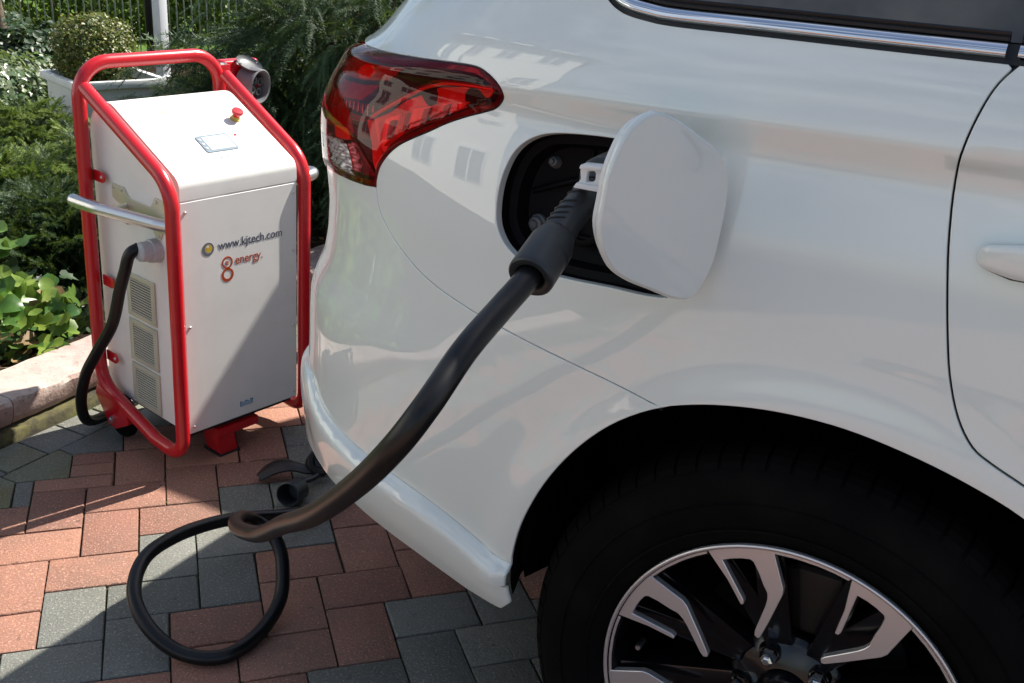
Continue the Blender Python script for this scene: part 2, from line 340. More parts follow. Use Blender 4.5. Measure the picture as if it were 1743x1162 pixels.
# ================================================================== GROUND
def sheet_grid(name, xs, ys, zf, m, parent=None, kind=None):
    V = [(x, y, zf(x, y)) for y in ys for x in xs]; n = len(xs)
    F = [(j*n+i, j*n+i+1, (j+1)*n+i+1, (j+1)*n+i) for j in range(len(ys)-1) for i in range(n-1)]
    return obj(name, V, F, m, parent, True, kind)
ground = obj('ground', [(-200, -200, -.06), (200, -200, -.06), (200, 200, -.06), (-200, 200, -.06)], [(0, 1, 2, 3)], M_asph, None, False, 'structure')
PW, PL, PX, PY = .1153, .173, -.222, 2.025
KD = np.array([math.cos(R(46)), math.sin(R(46))]); KN = np.array([-KD[1], KD[0]]); K0 = np.array([-.431, 2.56])   # kerb foot line, normal to the garden
M_padj = mat('block_paving_far', (.24, .13, .10), .9)
bt = nd(M_padj, 'ShaderNodeTexBrick'); g = nd(M_padj, 'ShaderNodeNewGeometry'); lk(M_padj, g.outputs['Position'], bt.inputs['Vector'])
for k_, v_ in (('Color1', (.27, .16, .12, 1)), ('Color2', (.20, .17, .145, 1)), ('Mortar', (.05, .04, .03, 1)), ('Scale', 1), ('Mortar Size', .006), ('Brick Width', .173), ('Row Height', .115)): bt.inputs[k_].default_value = v_
lk(M_padj, bt.outputs[0], PB(M_padj).inputs['Base Color'])
q = [K0+KD*-12+KN*.0, K0+KD*14+KN*.0, np.array([14, 4]), np.array([14, -14]), np.array([-14, -14])]
driveway = obj('driveway', [(p[0], p[1], -.014) for p in q], [(0, 4, 3, 2, 1)], M_padj, None, False, 'structure')
q = [K0+KD*-3.4+KN*.02, K0+KD*3.5+KN*.02, np.array([4.2, 3.2]), np.array([4.2, -2.0]), np.array([-3, -2.0])]
pavement = obj('pavement', [(p[0], p[1], -.007) for p in q], [(0, 4, 3, 2, 1)], M_joint, None, False, 'structure')
_bc = {}
def brick_me(w, h, m):
    va = int(rng.integers(0, 5)); k = (round(w, 3), round(h, 3), m.name, va)
    if k not in _bc:
        bm = box_bm(-w/2+.0016, w/2-.0016, -h/2+.0016, h/2-.0016, -.03, 0)
        top = [e for e in bm.edges if all(v.co.z > -.001 for v in e.verts)]; vert = [e for e in bm.edges if abs(e.verts[0].co.z-e.verts[1].co.z) > .01]
        for v in bm.verts:
            if v.co.z > -.001: v.co.x += rng.normal(0, .0009); v.co.y += rng.normal(0, .0009)
        bmesh.ops.bevel(bm, geom=top+vert, offset=(.0026, .0034, .0042, .0030, .0050)[va], segments=2, profile=.6, affect='EDGES')
        me = bpy.data.meshes.new('paving_brick'); bm.to_mesh(me); bm.free(); me.materials.append(m); me.polygons.foreach_set('use_smooth', [True]*len(me.polygons)); me.set_sharp_from_angle(angle=1.0); _bc[k] = me
    return _bc[k]
GRAYH = {(2, 0), (2, 1), (2, -1), (5, 1), (6, 1), (7, 1), (5, 0), (2, 2), (8, 1), (6, 0), (7, 2)}
GRAYV = {(1, 0), (2, 0), (1, -1), (2, -1), (5, 1), (5, 0), (6, 0), (6, 1), (1, 1), (2, 1), (1, 2), (7, 0), (7, 1)}
HC = np.array([-.262, 2.371]); bricks = []
def inview(p):
    v = Vector((p[0], p[1], 0))-camo.location; z = v.dot(fwd)
    if z < .3: return 0
    x = v.dot(cr)/z*1811.5; y = v.dot(cu)/z*1811.5
    return 1/z if abs(x) < 960 and abs(y) < 680 else 0
for n in range(-24, 34):
    for m_ in range(-20, 20):
        for typ in (0, 1):
            if typ == 0: x0, y0, w, h = -PL+n*PW+m_*PL, -n*PW+m_*PL, PL, PW
            else: x0, y0, w, h = n*PW+m_*PL, -n*PW+m_*PL, PW, PL
            x0 += PX; y0 += PY
            if x0 < -2.9 or x0+w > 4.1 or y0 < -1.9: continue
            # staircase of the bishop-hat course
            pieces = []; xs_, ys_ = x0, y0; cut = False
            i0 = math.floor((y0-HC[1])/PW+1e-6); i1 = math.ceil((y0+h-HC[1])/PW-1e-6)
            for i in range(i0, i1):
                ya_, yb_ = max(y0, HC[1]+i*PW), min(y0+h, HC[1]+(i+1)*PW); xa = HC[0]+i*PW
                if xa >= x0+w-.012: cut = True; continue
                if xa > x0+.001: cut = True
                if yb_-ya_ > .012: pieces.append((max(x0, xa), ya_, x0+w, yb_))
            if not pieces: continue
            if not cut: pieces = [(x0, y0, x0+w, y0+h)]
            if y0+h > 3.4 and x0 < 3 and np.dot(np.array([x0, y0+h])-K0, KN) > -.1: continue
            gray = (n, m_) in (GRAYH if typ == 0 else GRAYV) or (not (-1 <= n <= 8 and -1 <= m_ <= 2) and random.random() < .22) or n+m_ > 9 and random.random() < .5
            for a, b_, c_, d_ in pieces: bricks.append(((a+c_)/2, (b_+d_)/2, c_-a, d_-b_, 1 if gray else 0))
bricks.sort(key=lambda b: -inview(b[:2]))
NB = 262; rest = [[], []]
for i, (x, y, w, h, g_) in enumerate(bricks):
    me = brick_me(w, h, M_pgrey if g_ else M_pred)
    rx, ry, dz = random.gauss(0, .004), random.gauss(0, .004), random.gauss(0, .0007)
    if i < NB and inview((x, y)) > 0:
        ob = link('paving_brick', me, pavement); ob.location = (x, y, dz); ob.rotation_euler = (rx, ry, random.gauss(0, .004))
    else: rest[g_].append((me, Matrix.Translation((x, y, dz)) @ Matrix.Rotation(rx, 4, 'X') @ Matrix.Rotation(ry, 4, 'Y')))
for g_, m in ((0, M_pred), (1, M_pgrey)):
    bm = bmesh.new()
    for me, mx_ in rest[g_]:
        k0 = len(bm.verts); bm.from_mesh(me); bm.verts.ensure_lookup_table(); bmesh.ops.transform(bm, matrix=mx_, verts=bm.verts[k0:])
    o_ = bmobj('paving_bricks', bm, m, pavement); o_['kind'] = 'stuff'
# edge course: bishop-hat pavers and a soldier row along the kerb
def flat_paver(name, poly, m, parent):
    c_ = np.mean(poly, axis=0); poly = [c_+(np.array(p)-c_)*.972 for p in poly]
    return prism(name, poly, -.03, random.gauss(0, .0008), lambda x, y, t: (x, y, t), m, parent, bev=.003)
for i in range(-7, 14):
    c_ = HC+np.array([PW, PW])*i; s = .0345
    flat_paver('edge_paver', [c_, c_+(0, PW), c_+(-s, PW+s), c_+(-PW-s, s), c_+(-PW, 0)], M_pmoss if i in (0, -1, -3) else M_pgrey, pavement)
    a = HC+np.array([-PW-s, s])+np.array([PW, PW])*i*1.0
dd = np.array([.7071, .7071]); nn_ = np.array([-.7071, .7071]); base0 = HC+np.array([-PW-.0345, .0345])
for i in range(-10, 22):
    a = base0+dd*(.02+i*.1155); wd = .112
    flat_paver('edge_paver', [a, a+dd*.113, a+dd*.113+nn_*wd, a+nn_*wd], M_pmoss if i % 3 == 0 else M_pgrey, pavement)
mo = []
for k in range(900):
    b_ = bricks[int(rng.integers(0, 190))]; 
    if math.sin(b_[0]*5+1)*math.cos(b_[1]*6) < .25: continue
    if rng.random() < .5: mo.append((b_[0]+rng.uniform(-.5, .5)*b_[2], b_[1]-b_[3]/2, -.004))
    else: mo.append((b_[0]-b_[2]/2, b_[1]+rng.uniform(-.5, .5)*b_[3], -.004))
MOSS = np.array(mo)
# kerb
kerb = empty('kerb', 'low pink painted kerb with chipped edge and mossy foot along the garden bed', 'kerb')
def kfr(s, d, z): p = K0+KD*s+KN*d; return (p[0], p[1], z)
segs = [(-3.2, -2.3), (-2.3, -1.4), (-1.4, -.62), (-.62, .055), (.055, .95), (.95, 1.85), (1.85, 2.75), (2.75, 3.6)]
for a, b_ in segs:
    V = []; F = []; ns = max(6, int((b_-a)/.02))
    prof = [(.030, .030), (.020, .034), (.010, .052), (.006, .088), (.010, .099), (.020, .104), (.09, .106), (.17, .104), (.19, .09), (.19, .0)]
    for i in range(ns+1):
        s = a+.002+(b_-a-.004)*i/ns; w1 = math.sin(s*31)*.0015+math.sin(s*83+1)*.0012
        for j, (d, z) in enumerate(prof):
            jj = rng.normal(0, .0016) if 3 <= j <= 5 else 0
            V.append(kfr(s, d+w1*(j < 6)+jj, z+w1*.6*(3 <= j < 8)+(jj if j == 4 else 0)))
    n = len(prof)
    for i in range(ns):
        for j in range(n-1): F.append((i*n+j, (i+1)*n+j, (i+1)*n+j+1, i*n+j+1))
    F += [tuple(range(n)), tuple(ns*n+j for j in range(n-1, -1, -1))]
    autosm(obj('kerbstone', V, F, M_kerb, kerb, True), .45)
V = []; F = []; ns = 300
prof = [(.0, -.03), (-.002, .018), (.006, .024), (.03, .027), (.035, .034), (.06, .034)]
for i in range(ns+1):
    s = -3.2+6.8*i/ns
    for j, (d, z) in enumerate(prof): V.append(kfr(s, d+rng.normal(0, .0015), z+(rng.normal(0, .002) if j > 0 else 0)))
n = len(prof)
for i in range(ns):
    for j in range(n-1): F.append((i*n+j, (i+1)*n+j, (i+1)*n+j+1, i*n+j+1))
obj('kerb_foundation', V, F, M_kerbd, kerb, True)
def kd(x, y): return float(np.dot(np.array([x, y])-K0, KN))
def bedz(x, y):
    d = kd(x, y)-.19; return .082+.05*min(max(d, 0), 1.2)-.045*min(max(d-1.4, 0), 4)+.012*math.sin(x*9+y*4)*math.cos(y*7-x*3)
V = []; F = []; na, nb = 150, 60
for j in range(nb+1):
    for i in range(na+1):
        s = -8+18*i/na; d = .188+(j/nb)**1.6*11; p = K0+KD*s+KN*d
        V.append((p[0], p[1], bedz(*p)))
for j in range(nb):
    for i in range(na): F.append((j*(na+1)+i, j*(na+1)+i+1, (j+1)*(na+1)+i+1, (j+1)*(na+1)+i))
obj('garden_bed', V, F, M_soil, None, True, 'structure')

# ================================================================== CAR  (local: x forward, y to the car's left, z up; Y = outward to the right = -y)
ZK=[0.20,.34,.40,.47,.60,.74,.85,.95,1.020,1.048,1.062,1.074,1.082,1.10,1.135,1.172,1.22,1.40,1.60]
YK=[-.03,-.002,.010,.018,.028,.030,.024,.012,-.001,-.006,-.004,.003,.005,.002,-.010,-.030,-.052,-.125,-.215]
ZR=[0.20,0.40,0.50,0.58,0.68,0.76,0.80,0.83,0.90,0.98,1.06,1.10,1.16,1.30,1.60]
AK=[1.055,1.058,1.050,1.036,1.028,.992,.986,.986,.998,1.012,.966,.895,.840,.690,.470]
PEX,S0,HB=3.6,.05,.9
def hermite(xk,yk):
    xk=np.array(xk,float);yk=np.array(yk,float)
    d=np.zeros(len(xk)); h=np.diff(xk); m=np.diff(yk)/h
    for i in range(1,len(xk)-1):
        if m[i-1]*m[i]>0:
            w1=2*h[i]+h[i-1];w2=h[i]+2*h[i-1]; d[i]=(w1+w2)/(w1/m[i-1]+w2/m[i])
    d[0]=m[0];d[-1]=m[-1]
    def f(x):
        x=np.clip(np.asarray(x,float),xk[0],xk[-1]); i=np.clip(np.searchsorted(xk,x)-1,0,len(xk)-2)
        t=(x-xk[i])/h[i]; t2=t*t;t3=t2*t
        return (2*t3-3*t2+1)*yk[i]+(t3-2*t2+t)*h[i]*d[i]+(-2*t3+3*t2)*yk[i+1]+(t3-t2)*h[i]*d[i+1]
    return f
fY=hermite(ZK,YK); fA=hermite(ZR,AK)
_ph=np.linspace(0,np.pi/2,241)**1.0
_ca=np.sin(_ph)**(2/PEX); _cb=np.cos(_ph)**(2/PEX)
def base(u,z):
    """car-frame point of the body side/rear surface; u>0 forward of S0, u<0 arc length round the rear corner"""
    u=np.atleast_1d(np.asarray(u,float)); z=np.atleast_1d(np.asarray(z,float)); z=np.broadcast_to(z,u.shape)
    out=np.empty((len(u),3)); b=HB+fY(z); a=fA(z)+S0
    out[:,2]=z
    f=u>=0
    out[f,0]=S0+u[f]; out[f,1]=b[f]-HB-.006*u[f]**2
    r=np.where(~f)[0]
    for k in range(0,len(r),4000):
        i=r[k:k+4000]; X=a[i,None]*_ca; cpk=(np.interp(z[i],[.3,.72,.84,1.1,1.6],[.968,.942,.898,.885,.86]))[:,None]+S0; X=X-.02*np.log1p(np.exp(np.clip((X-cpk)/.02,-30,30))); Y=b[i,None]*_cb
        L=np.concatenate([np.zeros((len(i),1)),np.cumsum(np.hypot(np.diff(X,axis=1),np.diff(Y,axis=1)),axis=1)],1)
        t=np.minimum(-u[i],L[:,-1]); ex=-u[i]-t; j=np.clip((L<t[:,None]).sum(1)-1,0,239); ar=np.arange(len(i))
        w=(t-L[ar,j])/np.maximum(L[ar,j+1]-L[ar,j],1e-9)
        out[i,0]=S0-(X[ar,j]*(1-w)+X[ar,j+1]*w); out[i,1]=(Y[ar,j]*(1-w)+Y[ar,j+1]*w)-HB-ex
    return out
def inv(S,Y,z):
    """u of a car-frame point on the surface"""
    if S>=S0: return S-S0
    a=float(fA(z))+S0;b=float(HB+fY(z)); X=a*_ca;Yy=b*_cb
    L=np.concatenate([[0],np.cumsum(np.hypot(np.diff(X),np.diff(Yy)))])
    th=np.arctan2((S0-S)/a*b, Y+HB); tt=np.arctan2(X/a*b,Yy); return -float(np.interp(th,tt,L))
hd = R(-45.97); CW = np.array([.700, .926, 0]); CX = np.array([math.cos(hd), math.sin(hd), 0]); CY = np.array([math.sin(hd), -math.cos(hd), 0])
CM = Matrix(((CX[0], -CY[0], 0, CW[0]), (CX[1], -CY[1], 0, CW[1]), (0, 0, 1, 0), (0, 0, 0, 1)))
car = empty('car', 'white estate car seen at its right rear corner with the charging flap open', 'car', None, CM)
def flare(u, z):
    s = u+S0; r = np.hypot(s-.01, z-.36); return .007*np.exp(-((r-.415)/.035)**2)*(z > .40)
_cz = hermite([-1.8, -1.15, -.94, -.885, -.832, -.746, -.6894, -.6037, -.5527, -.4966, -.466, -.4367, -.3], [.556, .556, .5519, .527, .5109, .4986, .4922, .479, .4664, .4470, .437, .4339, .433])
def crease_z(u): return _cz(u)
def SP(u, z, off=None):
    u = np.atleast_1d(np.asarray(u, float)); z = np.broadcast_to(np.asarray(z, float), u.shape)
    P = base(u, z); e = 1e-3
    du = base(u+e, z)-base(u-e, z); dz = base(u, z+e)-base(u, z-e); n = np.cross(du, dz); n /= np.linalg.norm(n, axis=1)[:, None]
    n = -n
    w = flare(u, z)+(0 if off is None else (off(u, z) if callable(off) else off))
    return P+n*np.asarray(w).reshape(-1, 1), n
def SPN(u, z, off=None):
    e = 1.5e-3; P, n0 = SP(u, z, off); du = SP(u+e, z, off)[0]-SP(u-e, z, off)[0]; dz = SP(u, z+e, off)[0]-SP(u, z-e, off)[0]
    n = np.cross(du, dz); n /= np.linalg.norm(n, axis=1)[:, None]+1e-12; n *= np.sign((n*n0).sum(1))[:, None]; return P, n
def loc(P): P = np.asarray(P, float); Q = P.copy(); Q[..., 1] *= -1; return Q
def area2(p): p = np.asarray(p); x, y = p[:, 0], p[:, 1]; return .5*np.sum(x*np.roll(y, -1)-np.roll(x, -1)*y)
def resample(p, sp_, closed=True):
    p = np.asarray(p, float); out = []; N = len(p)
    for i in range(N if closed else N-1):
        a, b = p[i], p[(i+1) % N]; k = max(1, int(math.ceil(np.linalg.norm(b-a)/sp_)))
        for j in range(k): out.append(a+(b-a)*j/k)
    if not closed: out.append(p[-1])
    return np.array(out)
def inset(p, g):
    p = np.asarray(p, float); s = 1 if area2(p) > 0 else -1
    a = p-np.roll(p, 1, 0); b = np.roll(p, -1, 0)-p; a /= np.linalg.norm(a, axis=1)[:, None]+1e-12; b /= np.linalg.norm(b, axis=1)[:, None]+1e-12
    na = np.stack([-a[:, 1], a[:, 0]], 1)*s; nb = np.stack([-b[:, 1], b[:, 0]], 1)*s; n = na+nb; n /= np.maximum(np.linalg.norm(n, axis=1)[:, None], .3)
    k = np.clip(1/np.maximum((n*na).sum(1), .5), 1, 1.6); return p+n*(g*k)[:, None]
def inpoly(q, p):
    x, y = q[:, 0][:, None], q[:, 1][:, None]; x1, y1 = p[:, 0], p[:, 1]; x2, y2 = np.roll(x1, -1), np.roll(y1, -1)
    c_ = ((y1 > y) != (y2 > y)) & (x < (x2-x1)*(y-y1)/np.where(y2 == y1, 1e-12, y2-y1)+x1); return c_.sum(1) % 2 == 1
def pdist(q, p, closed=True):
    a = p; b = np.roll(p, -1, 0) if closed else None
    if not closed: a, b = p[:-1], p[1:]
    out = np.full(len(q), 1e9)
    for k in range(0, len(q), 2000):
        Q = q[k:k+2000, None]; ab = b-a; t = np.clip(((Q-a)*ab).sum(2)/np.maximum((ab**2).sum(1), 1e-12), 0, 1); out[k:k+2000] = np.sqrt(((Q-a-ab*t[..., None])**2).sum(2)).min(1)
    return out
def panel(name, poly, m, parent, gap=.0018, holes=(), off=None, sp_=.014, flange=.0045, rad=.0013, lines=(), bsp=None, mirror=False, raw=False, fl_mat=None):
    bsp = bsp or sp_*.6; loops = [resample(inset(poly, gap), bsp)]+[resample(inset(h, -gap), bsp) for h in holes]
    mn, mxx = loops[0].min(0), loops[0].max(0); xs, ys = np.meshgrid(np.arange(mn[0], mxx[0], sp_), np.arange(mn[1], mxx[1], sp_*.87)); xs = xs+(np.arange(xs.shape[0]) % 2)[:, None]*sp_/2
    q = np.stack([xs.ravel(), ys.ravel()], 1); k = inpoly(q, loops[0])
    for h in loops[1:]: k &= ~inpoly(q, h)
    q = q[k]
    for lp in loops: q = q[pdist(q, lp) > bsp*.75]
    vs = []; es = []
    for lp in loops: o_ = len(vs); vs += [tuple(v) for v in lp]; es += [(o_+i, o_+(i+1) % len(lp)) for i in range(len(lp))]
    for ln in lines:
        ln = resample(ln, bsp, False); ln = ln[inpoly(ln, loops[0])]; 
        if len(ln) < 2: continue
        ln = ln[pdist(ln, loops[0]) > 1e-4]; q = q[pdist(q, ln, False) > bsp*.6]; o_ = len(vs); vs += [tuple(v) for v in ln]
        es += [(o_+i, o_+i+1) for i in range(len(ln)-1) if np.linalg.norm(ln[i+1]-ln[i]) < bsp*1.6]
    vs += [tuple(v) for v in q]
    r = delaunay_2d_cdt([Vector(v) for v in vs], es, [], 0, 1e-6)
    v2 = np.array([tuple(v) for v in r[0]]); tri = np.array([f for f in r[2] if len(f) == 3])
    cen = v2[tri].mean(1); k = inpoly(cen, loops[0])
    for h in loops[1:]: k &= ~inpoly(cen, h)
    tri = tri[k]; P, N = SPN(v2[:, 0], v2[:, 1], off)
    nrm = np.cross(P[tri[:, 1]]-P[tri[:, 0]], P[tri[:, 2]]-P[tri[:, 0]]); fl = (nrm*N[tri].mean(1)).sum(1) < 0; tri[fl] = tri[fl][:, ::-1]
    V = list(P); NN = list(N); F = [tuple(t) for t in tri]; mi = [0]*len(F)
    if flange:
        for li, lp in enumerate(loops):
            P0, N0 = SPN(lp[:, 0], lp[:, 1], off); s = 1 if area2(lp) > 0 else -1
            t = np.roll(lp, -1, 0)-np.roll(lp, 1, 0); t /= np.linalg.norm(t, axis=1)[:, None]+1e-12; o2 = np.stack([t[:, 1], -t[:, 0]], 1)*s*(1 if li == 0 else -1)
            e = 2e-3; Q = SP(lp[:, 0]+o2[:, 0]*e, lp[:, 1]+o2[:, 1]*e, None)[0]-SP(lp[:, 0], lp[:, 1], None)[0]; Q -= N0*(Q*N0).sum(1)[:, None]; Q /= np.linalg.norm(Q, axis=1)[:, None]+1e-12
            rings = [(P0, N0), (P0+Q*rad*.6-N0*rad*.25, .75*N0+.66*Q), (P0+Q*rad-N0*rad, Q+.1*N0), (P0+Q*rad-N0*flange, Q)]
            b0 = len(V); n = len(lp)
            for A_, B_ in rings: V += list(A_); NN += list(B_/np.linalg.norm(B_, axis=1)[:, None])
            for r_ in range(3):
                for i in range(n):
                    j = (i+1) % n; f = (b0+r_*n+i, b0+r_*n+j, b0+(r_+1)*n+j, b0+(r_+1)*n+i)
                    a, b, c_ = V[f[0]], V[f[1]], V[f[3]]; nm = np.cross(np.array(b)-a, np.array(c_)-a)
                    if nm@(np.array(NN[f[0]])+np.array(NN[f[3]])) < 0: f = f[::-1]
                    F.append(f); mi.append(1 if fl_mat else 0)
    V = loc(np.array(V)); NN = loc(np.array(NN)); F = [f[::-1] for f in F]
    if mirror:
        V2 = V.copy(); V2[:, 1] = 1.8-V[:, 1]; N2 = NN.copy(); N2[:, 1] *= -1; k = len(V); F = F+[tuple(i+k for i in f[::-1]) for f in F]; V = np.vstack([V, V2]); NN = np.vstack([NN, N2]); mi = mi*2
    return obj(name, V, F, m, parent, True, normals=NN, mats=[m, fl_mat] if fl_mat else None, midx=mi if fl_mat else None)
GAP = [(-0.7251, 0.9118), (-0.7190, 0.8908), (-0.7030, 0.8691), (-0.6651, 0.8414), (-0.6070, 0.8130), (-0.5345, 0.7929), (-0.4465, 0.7750), (-0.3751, 0.7624), (-0.2996, 0.7493), (-0.2364, 0.7380)]
DOOR = [(0.0612, 1.1692), (0.0474, 1.1506), (0.0378, 1.125), (0.0302, 1.0877), (0.0282, 1.0499), (0.0343, 0.9976), (0.043, 0.951), (0.0534, 0.9036), (0.066, 0.8554), (0.0829, 0.8138), (0.1034, 0.7861), (0.1265, 0.7727), (0.1597, 0.7584), (.23, .727), (.30, .68), (.37, .60), (.42, .50), (.45, .40), (.46, .30)]
ARCH = [(-0.4362, 0.3654), (-0.4381, 0.4004), (-0.4312, 0.4606), (-0.4163, 0.5161), (-0.3865, 0.5835), (-0.3476, 0.6446), (-0.3020, 0.6950), (-0.2509, 0.7315), (-0.2007, 0.7520), (-0.1452, 0.7651), (-0.0876, 0.7716), (-0.0252, 0.7710), (0.0396, 0.7617), (0.1029, 0.7466), (0.1674, 0.7232), (.235, .682), (.29, .63), (.335, .565), (.365, .49), (.385, .40), (.39, .30)]
ARCH = [tuple(p) for p in spline(ARCH, 4)]
ARCH_Q = [p for p in ARCH if p[0] > -.2368]; ARCH_B = [p for p in ARCH if p[0] < -.2368 and p[1] > .4278]; ARCH_V = [p for p in ARCH if p[1] <= .4278 and p[0] < -.2]
GAPs = [tuple(p) for p in spline(GAP, 4)]; DOORs = [tuple(p) for p in spline(DOOR, 4)]
PORT = [(-0.2445, 0.8756), (-0.2760, 0.8694), (-0.3235, 0.8688), (-0.3875, 0.8665), (-0.4347, 0.8686), (-0.4679, 0.8829), (-0.4855, 0.8989), (-0.4947, 0.9196), (-0.4958, 0.9526), (-0.4898, 0.9828), (-0.4784, 1.0060), (-0.4580, 1.0230), (-0.4323, 1.0320), (-0.3919, 1.0367), (-0.3417, 1.0387), (-0.2840, 1.0376), (-0.2444, 1.0304), (-0.2246, 1.0003), (-0.2178, 0.9502), (-0.2218, 0.9004)]
PORTs = [tuple(p) for p in spline(PORT, 4, True)]
LIGHT = [(-0.8758, 1.0839), (-0.7974, 1.0868), (-0.7224, 1.0900), (-0.6598, 1.0928), (-0.6083, 1.0953), (-0.5725, 1.0965), (-0.5502, 1.0953), (-0.5286, 1.0885), (-0.5130, 1.0792), (-0.5073, 1.0698), (-0.5099, 1.0606), (-0.5193, 1.0507), (-0.5339, 1.0444), (-0.5635, 1.0341), (-0.5957, 1.0207), (-0.6250, 1.0057), (-0.6536, 0.9921), (-0.6791, 0.9787), (-0.7006, 0.9620), (-0.7176, 0.9419), (-0.7245, 0.9234), (-0.7251, 0.9118)]
LBOT = [(-0.7545, 0.9082), (-0.7967, 0.9055), (-0.8518, 0.9030), (-0.9084, 0.9004), (-0.9801, 0.8840), (-1.0700, 0.8880)]
LEND = [(-1.1300, 0.9100), (-1.1440, 0.9700), (-1.1339, 1.0300), (-1.0831, 1.0660), (-0.9923, 1.0760)]
LTOP = [tuple(p) for p in spline(LIGHT, 4)]; LPOLY = LTOP+LBOT+LEND
BELT = [(0.0522, 1.1688), (-0.0705, 1.1693), (-0.1949, 1.1702), (-0.2976, 1.1706), (-0.3349, 1.1733), (-0.3658, 1.1786), (-0.3886, 1.1894), (-0.4064, 1.2066), (-0.4149, 1.2284), (-.415, 1.26), (-.385, 1.31), (-.33, 1.38), (-.26, 1.45), (-.18, 1.51), (-.08, 1.545)]
BELTs = [tuple(p) for p in spline(BELT, 4)]
def strip(name, path, prof, m, parent):
    """sweep along a (u,z) path; prof = [(across, height)] across>0 towards the glass"""
    path = np.asarray(path); t = np.gradient(path, axis=0); t /= np.linalg.norm(t, axis=1)[:, None]; nn2 = np.stack([t[:, 1], -t[:, 0]], 1)
    if nn2[len(nn2)//8, 1] < 0: nn2 = -nn2
    V = []; F = []; k = len(prof)
    for a, h in prof:
        q = path+nn2*a; P, N = SP(q[:, 0], q[:, 1]); V.append(P+N*h)
    V = np.stack(V, 1).reshape(-1, 3); n = len(path)
    F = [(i*k+j, i*k+j+1, (i+1)*k+j+1, (i+1)*k+j) for i in range(n-1) for j in range(k-1)]+[tuple(range(k)), tuple((n-1)*k+j for j in range(k-1, -1, -1))]
    bm = bmesh.new(); vv = [bm.verts.new(loc(v)) for v in V]; [bm.faces.new([vv[i] for i in f]) for f in F]; bmesh.ops.recalc_face_normals(bm, faces=bm.faces)
    return autosm(bmobj(name, bm, m, parent), .8)
# --- panels
quarter = GAPs[::-1]+LTOP[::-1][1:]+[(-0.9506, 1.0850), (-0.9323, 1.1200), (-0.8961, 1.2000), (-.90, 1.32), (-.82, 1.46), (-.74, 1.575), (-.3, 1.575), (-.08, 1.575)]+BELTs[::-1]+DOORs[1:]+ARCH_Q[::-1]
panel('quarter_panel', quarter, M_paint, car, holes=[PORTs], flange=.012, gap=.0021, sp_=.012, lines=[[(-0.5100, 1.0801), (.05, 1.0775)], [(-0.4916, 1.0625), (.05, 1.060)]])
BTOP = [(-1.0700, 0.8880), (-1.1610, 0.8720), (-1.80, .872)]
bumper = GAPs+ARCH_B[::-1]+[(-0.4365, 0.4337)]+[(u_, float(crease_z(u_))) for u_ in np.linspace(-.45, -1.80, 60)]+BTOP[::-1]+LBOT[::-1][1:]
panel('rear_bumper', bumper, M_paint, car, sp_=.013, gap=.0015)
_vo = hermite([-.02, 0, .003, .010, .014, .022, .06, .12, .2], [0, .0, .005, .0165, .020, .0215, .018, .006, 0])
def voff(u, z): return _vo(crease_z(u)-z)*np.clip((-.395-np.asarray(u))/.06, .6, 1)*np.interp(u, [-1.1, -.92, -.70], [.45, .55, 1])
LOW = [(-0.4521, 0.3467), (-0.5144, 0.3520), (-0.6143, 0.3751), (-0.6907, 0.3876), (-0.7782, 0.3990), (-0.8406, 0.4019), (-.8768, .406), (-1.0340, .410), (-1.80, .40)]
val = [(u_, float(crease_z(u_))) for u_ in np.linspace(-1.80, -.45, 70)]+[(-0.4365, 0.4337)]+ARCH_V[::-1]+LOW
panel('bumper_valance', val, M_paint, car, sp_=.009, off=voff, gap=.0009, rad=.004, lines=[[(u_, float(crease_z(u_))-.014) for u_ in np.linspace(-1.7, -.445, 90)], [(u_, float(crease_z(u_))-.005) for u_ in np.linspace(-1.7, -.445, 90)]])
strip('bumper_gap_shade', resample(GAPs, .008, False), [(-.006, -.0065), (0, -.0040), (.006, -.0065)], M_seal, car)  # black strip painting the shade inside the bumper gap
strip('lamp_gap_shade', resample(LTOP, .008, False), [(-.006, -.0065), (0, -.0040), (.006, -.0065)], M_seal, car)  # black strip along the lamp edge, stands in for gap shade
door_poly = DOORs+[(.75, .30), (1.00, .30), (1.02, .60), (1.02, 1.163)]
rdoor = panel('rear_door', door_poly, M_paint, car, gap=.0026, sp_=.016, lines=[[(0.0200, 1.0775), (1.0, 1.0775)], [(0.0200, 1.0600), (1.0, 1.060)]])
panel('front_door', [(1.025, .30), (2.02, .30), (2.05, .60), (2.05, 1.15), (1.025, 1.163)], M_paint, car, sp_=.04)
panel('front_wing', [(2.055, .42), (2.22, .60), (2.40, .74), (2.67, .78), (2.95, .74), (3.1, .6), (3.2, .40), (3.45, .40), (3.45, .85), (3.0, .98), (2.055, 1.14)], M_paint, car, sp_=.05)
# hatch (white lower, dark glass upper) joined across the centre line
def Lmax(z):
    a = float(fA(z))+S0; b = float(HB+fY(z)); return float(np.hypot(np.diff(a*_ca), np.diff(b*_cb)).sum())
hz = np.linspace(.876, 1.10, 10)
hl = [(-1.2 if z < 1.05 else -1.2+(z-1.05)*3.4, z) for z in hz]; hr = [(-Lmax(z)+.0005, z) for z in hz]
panel('tailgate', [(-1.1407, 0.8760), (-1.1590, 0.9700), (-1.1528, 1.0400), (-1.0924, 1.0750), (-0.9844, 1.0900), (-0.9665, 1.1100)]+[(-Lmax(z)+.001, z) for z in np.linspace(1.11, .876, 8)], M_paint, car, sp_=.03, mirror=True, gap=.002)
panel('rear_window', [(-0.9668, 1.1130), (-0.9065, 1.2400), (-.86, 1.42), (-.76, 1.57)]+[(-Lmax(z)+.001, z) for z in np.linspace(1.57, 1.113, 10)], M_glass, car, sp_=.04, mirror=True, gap=.002)
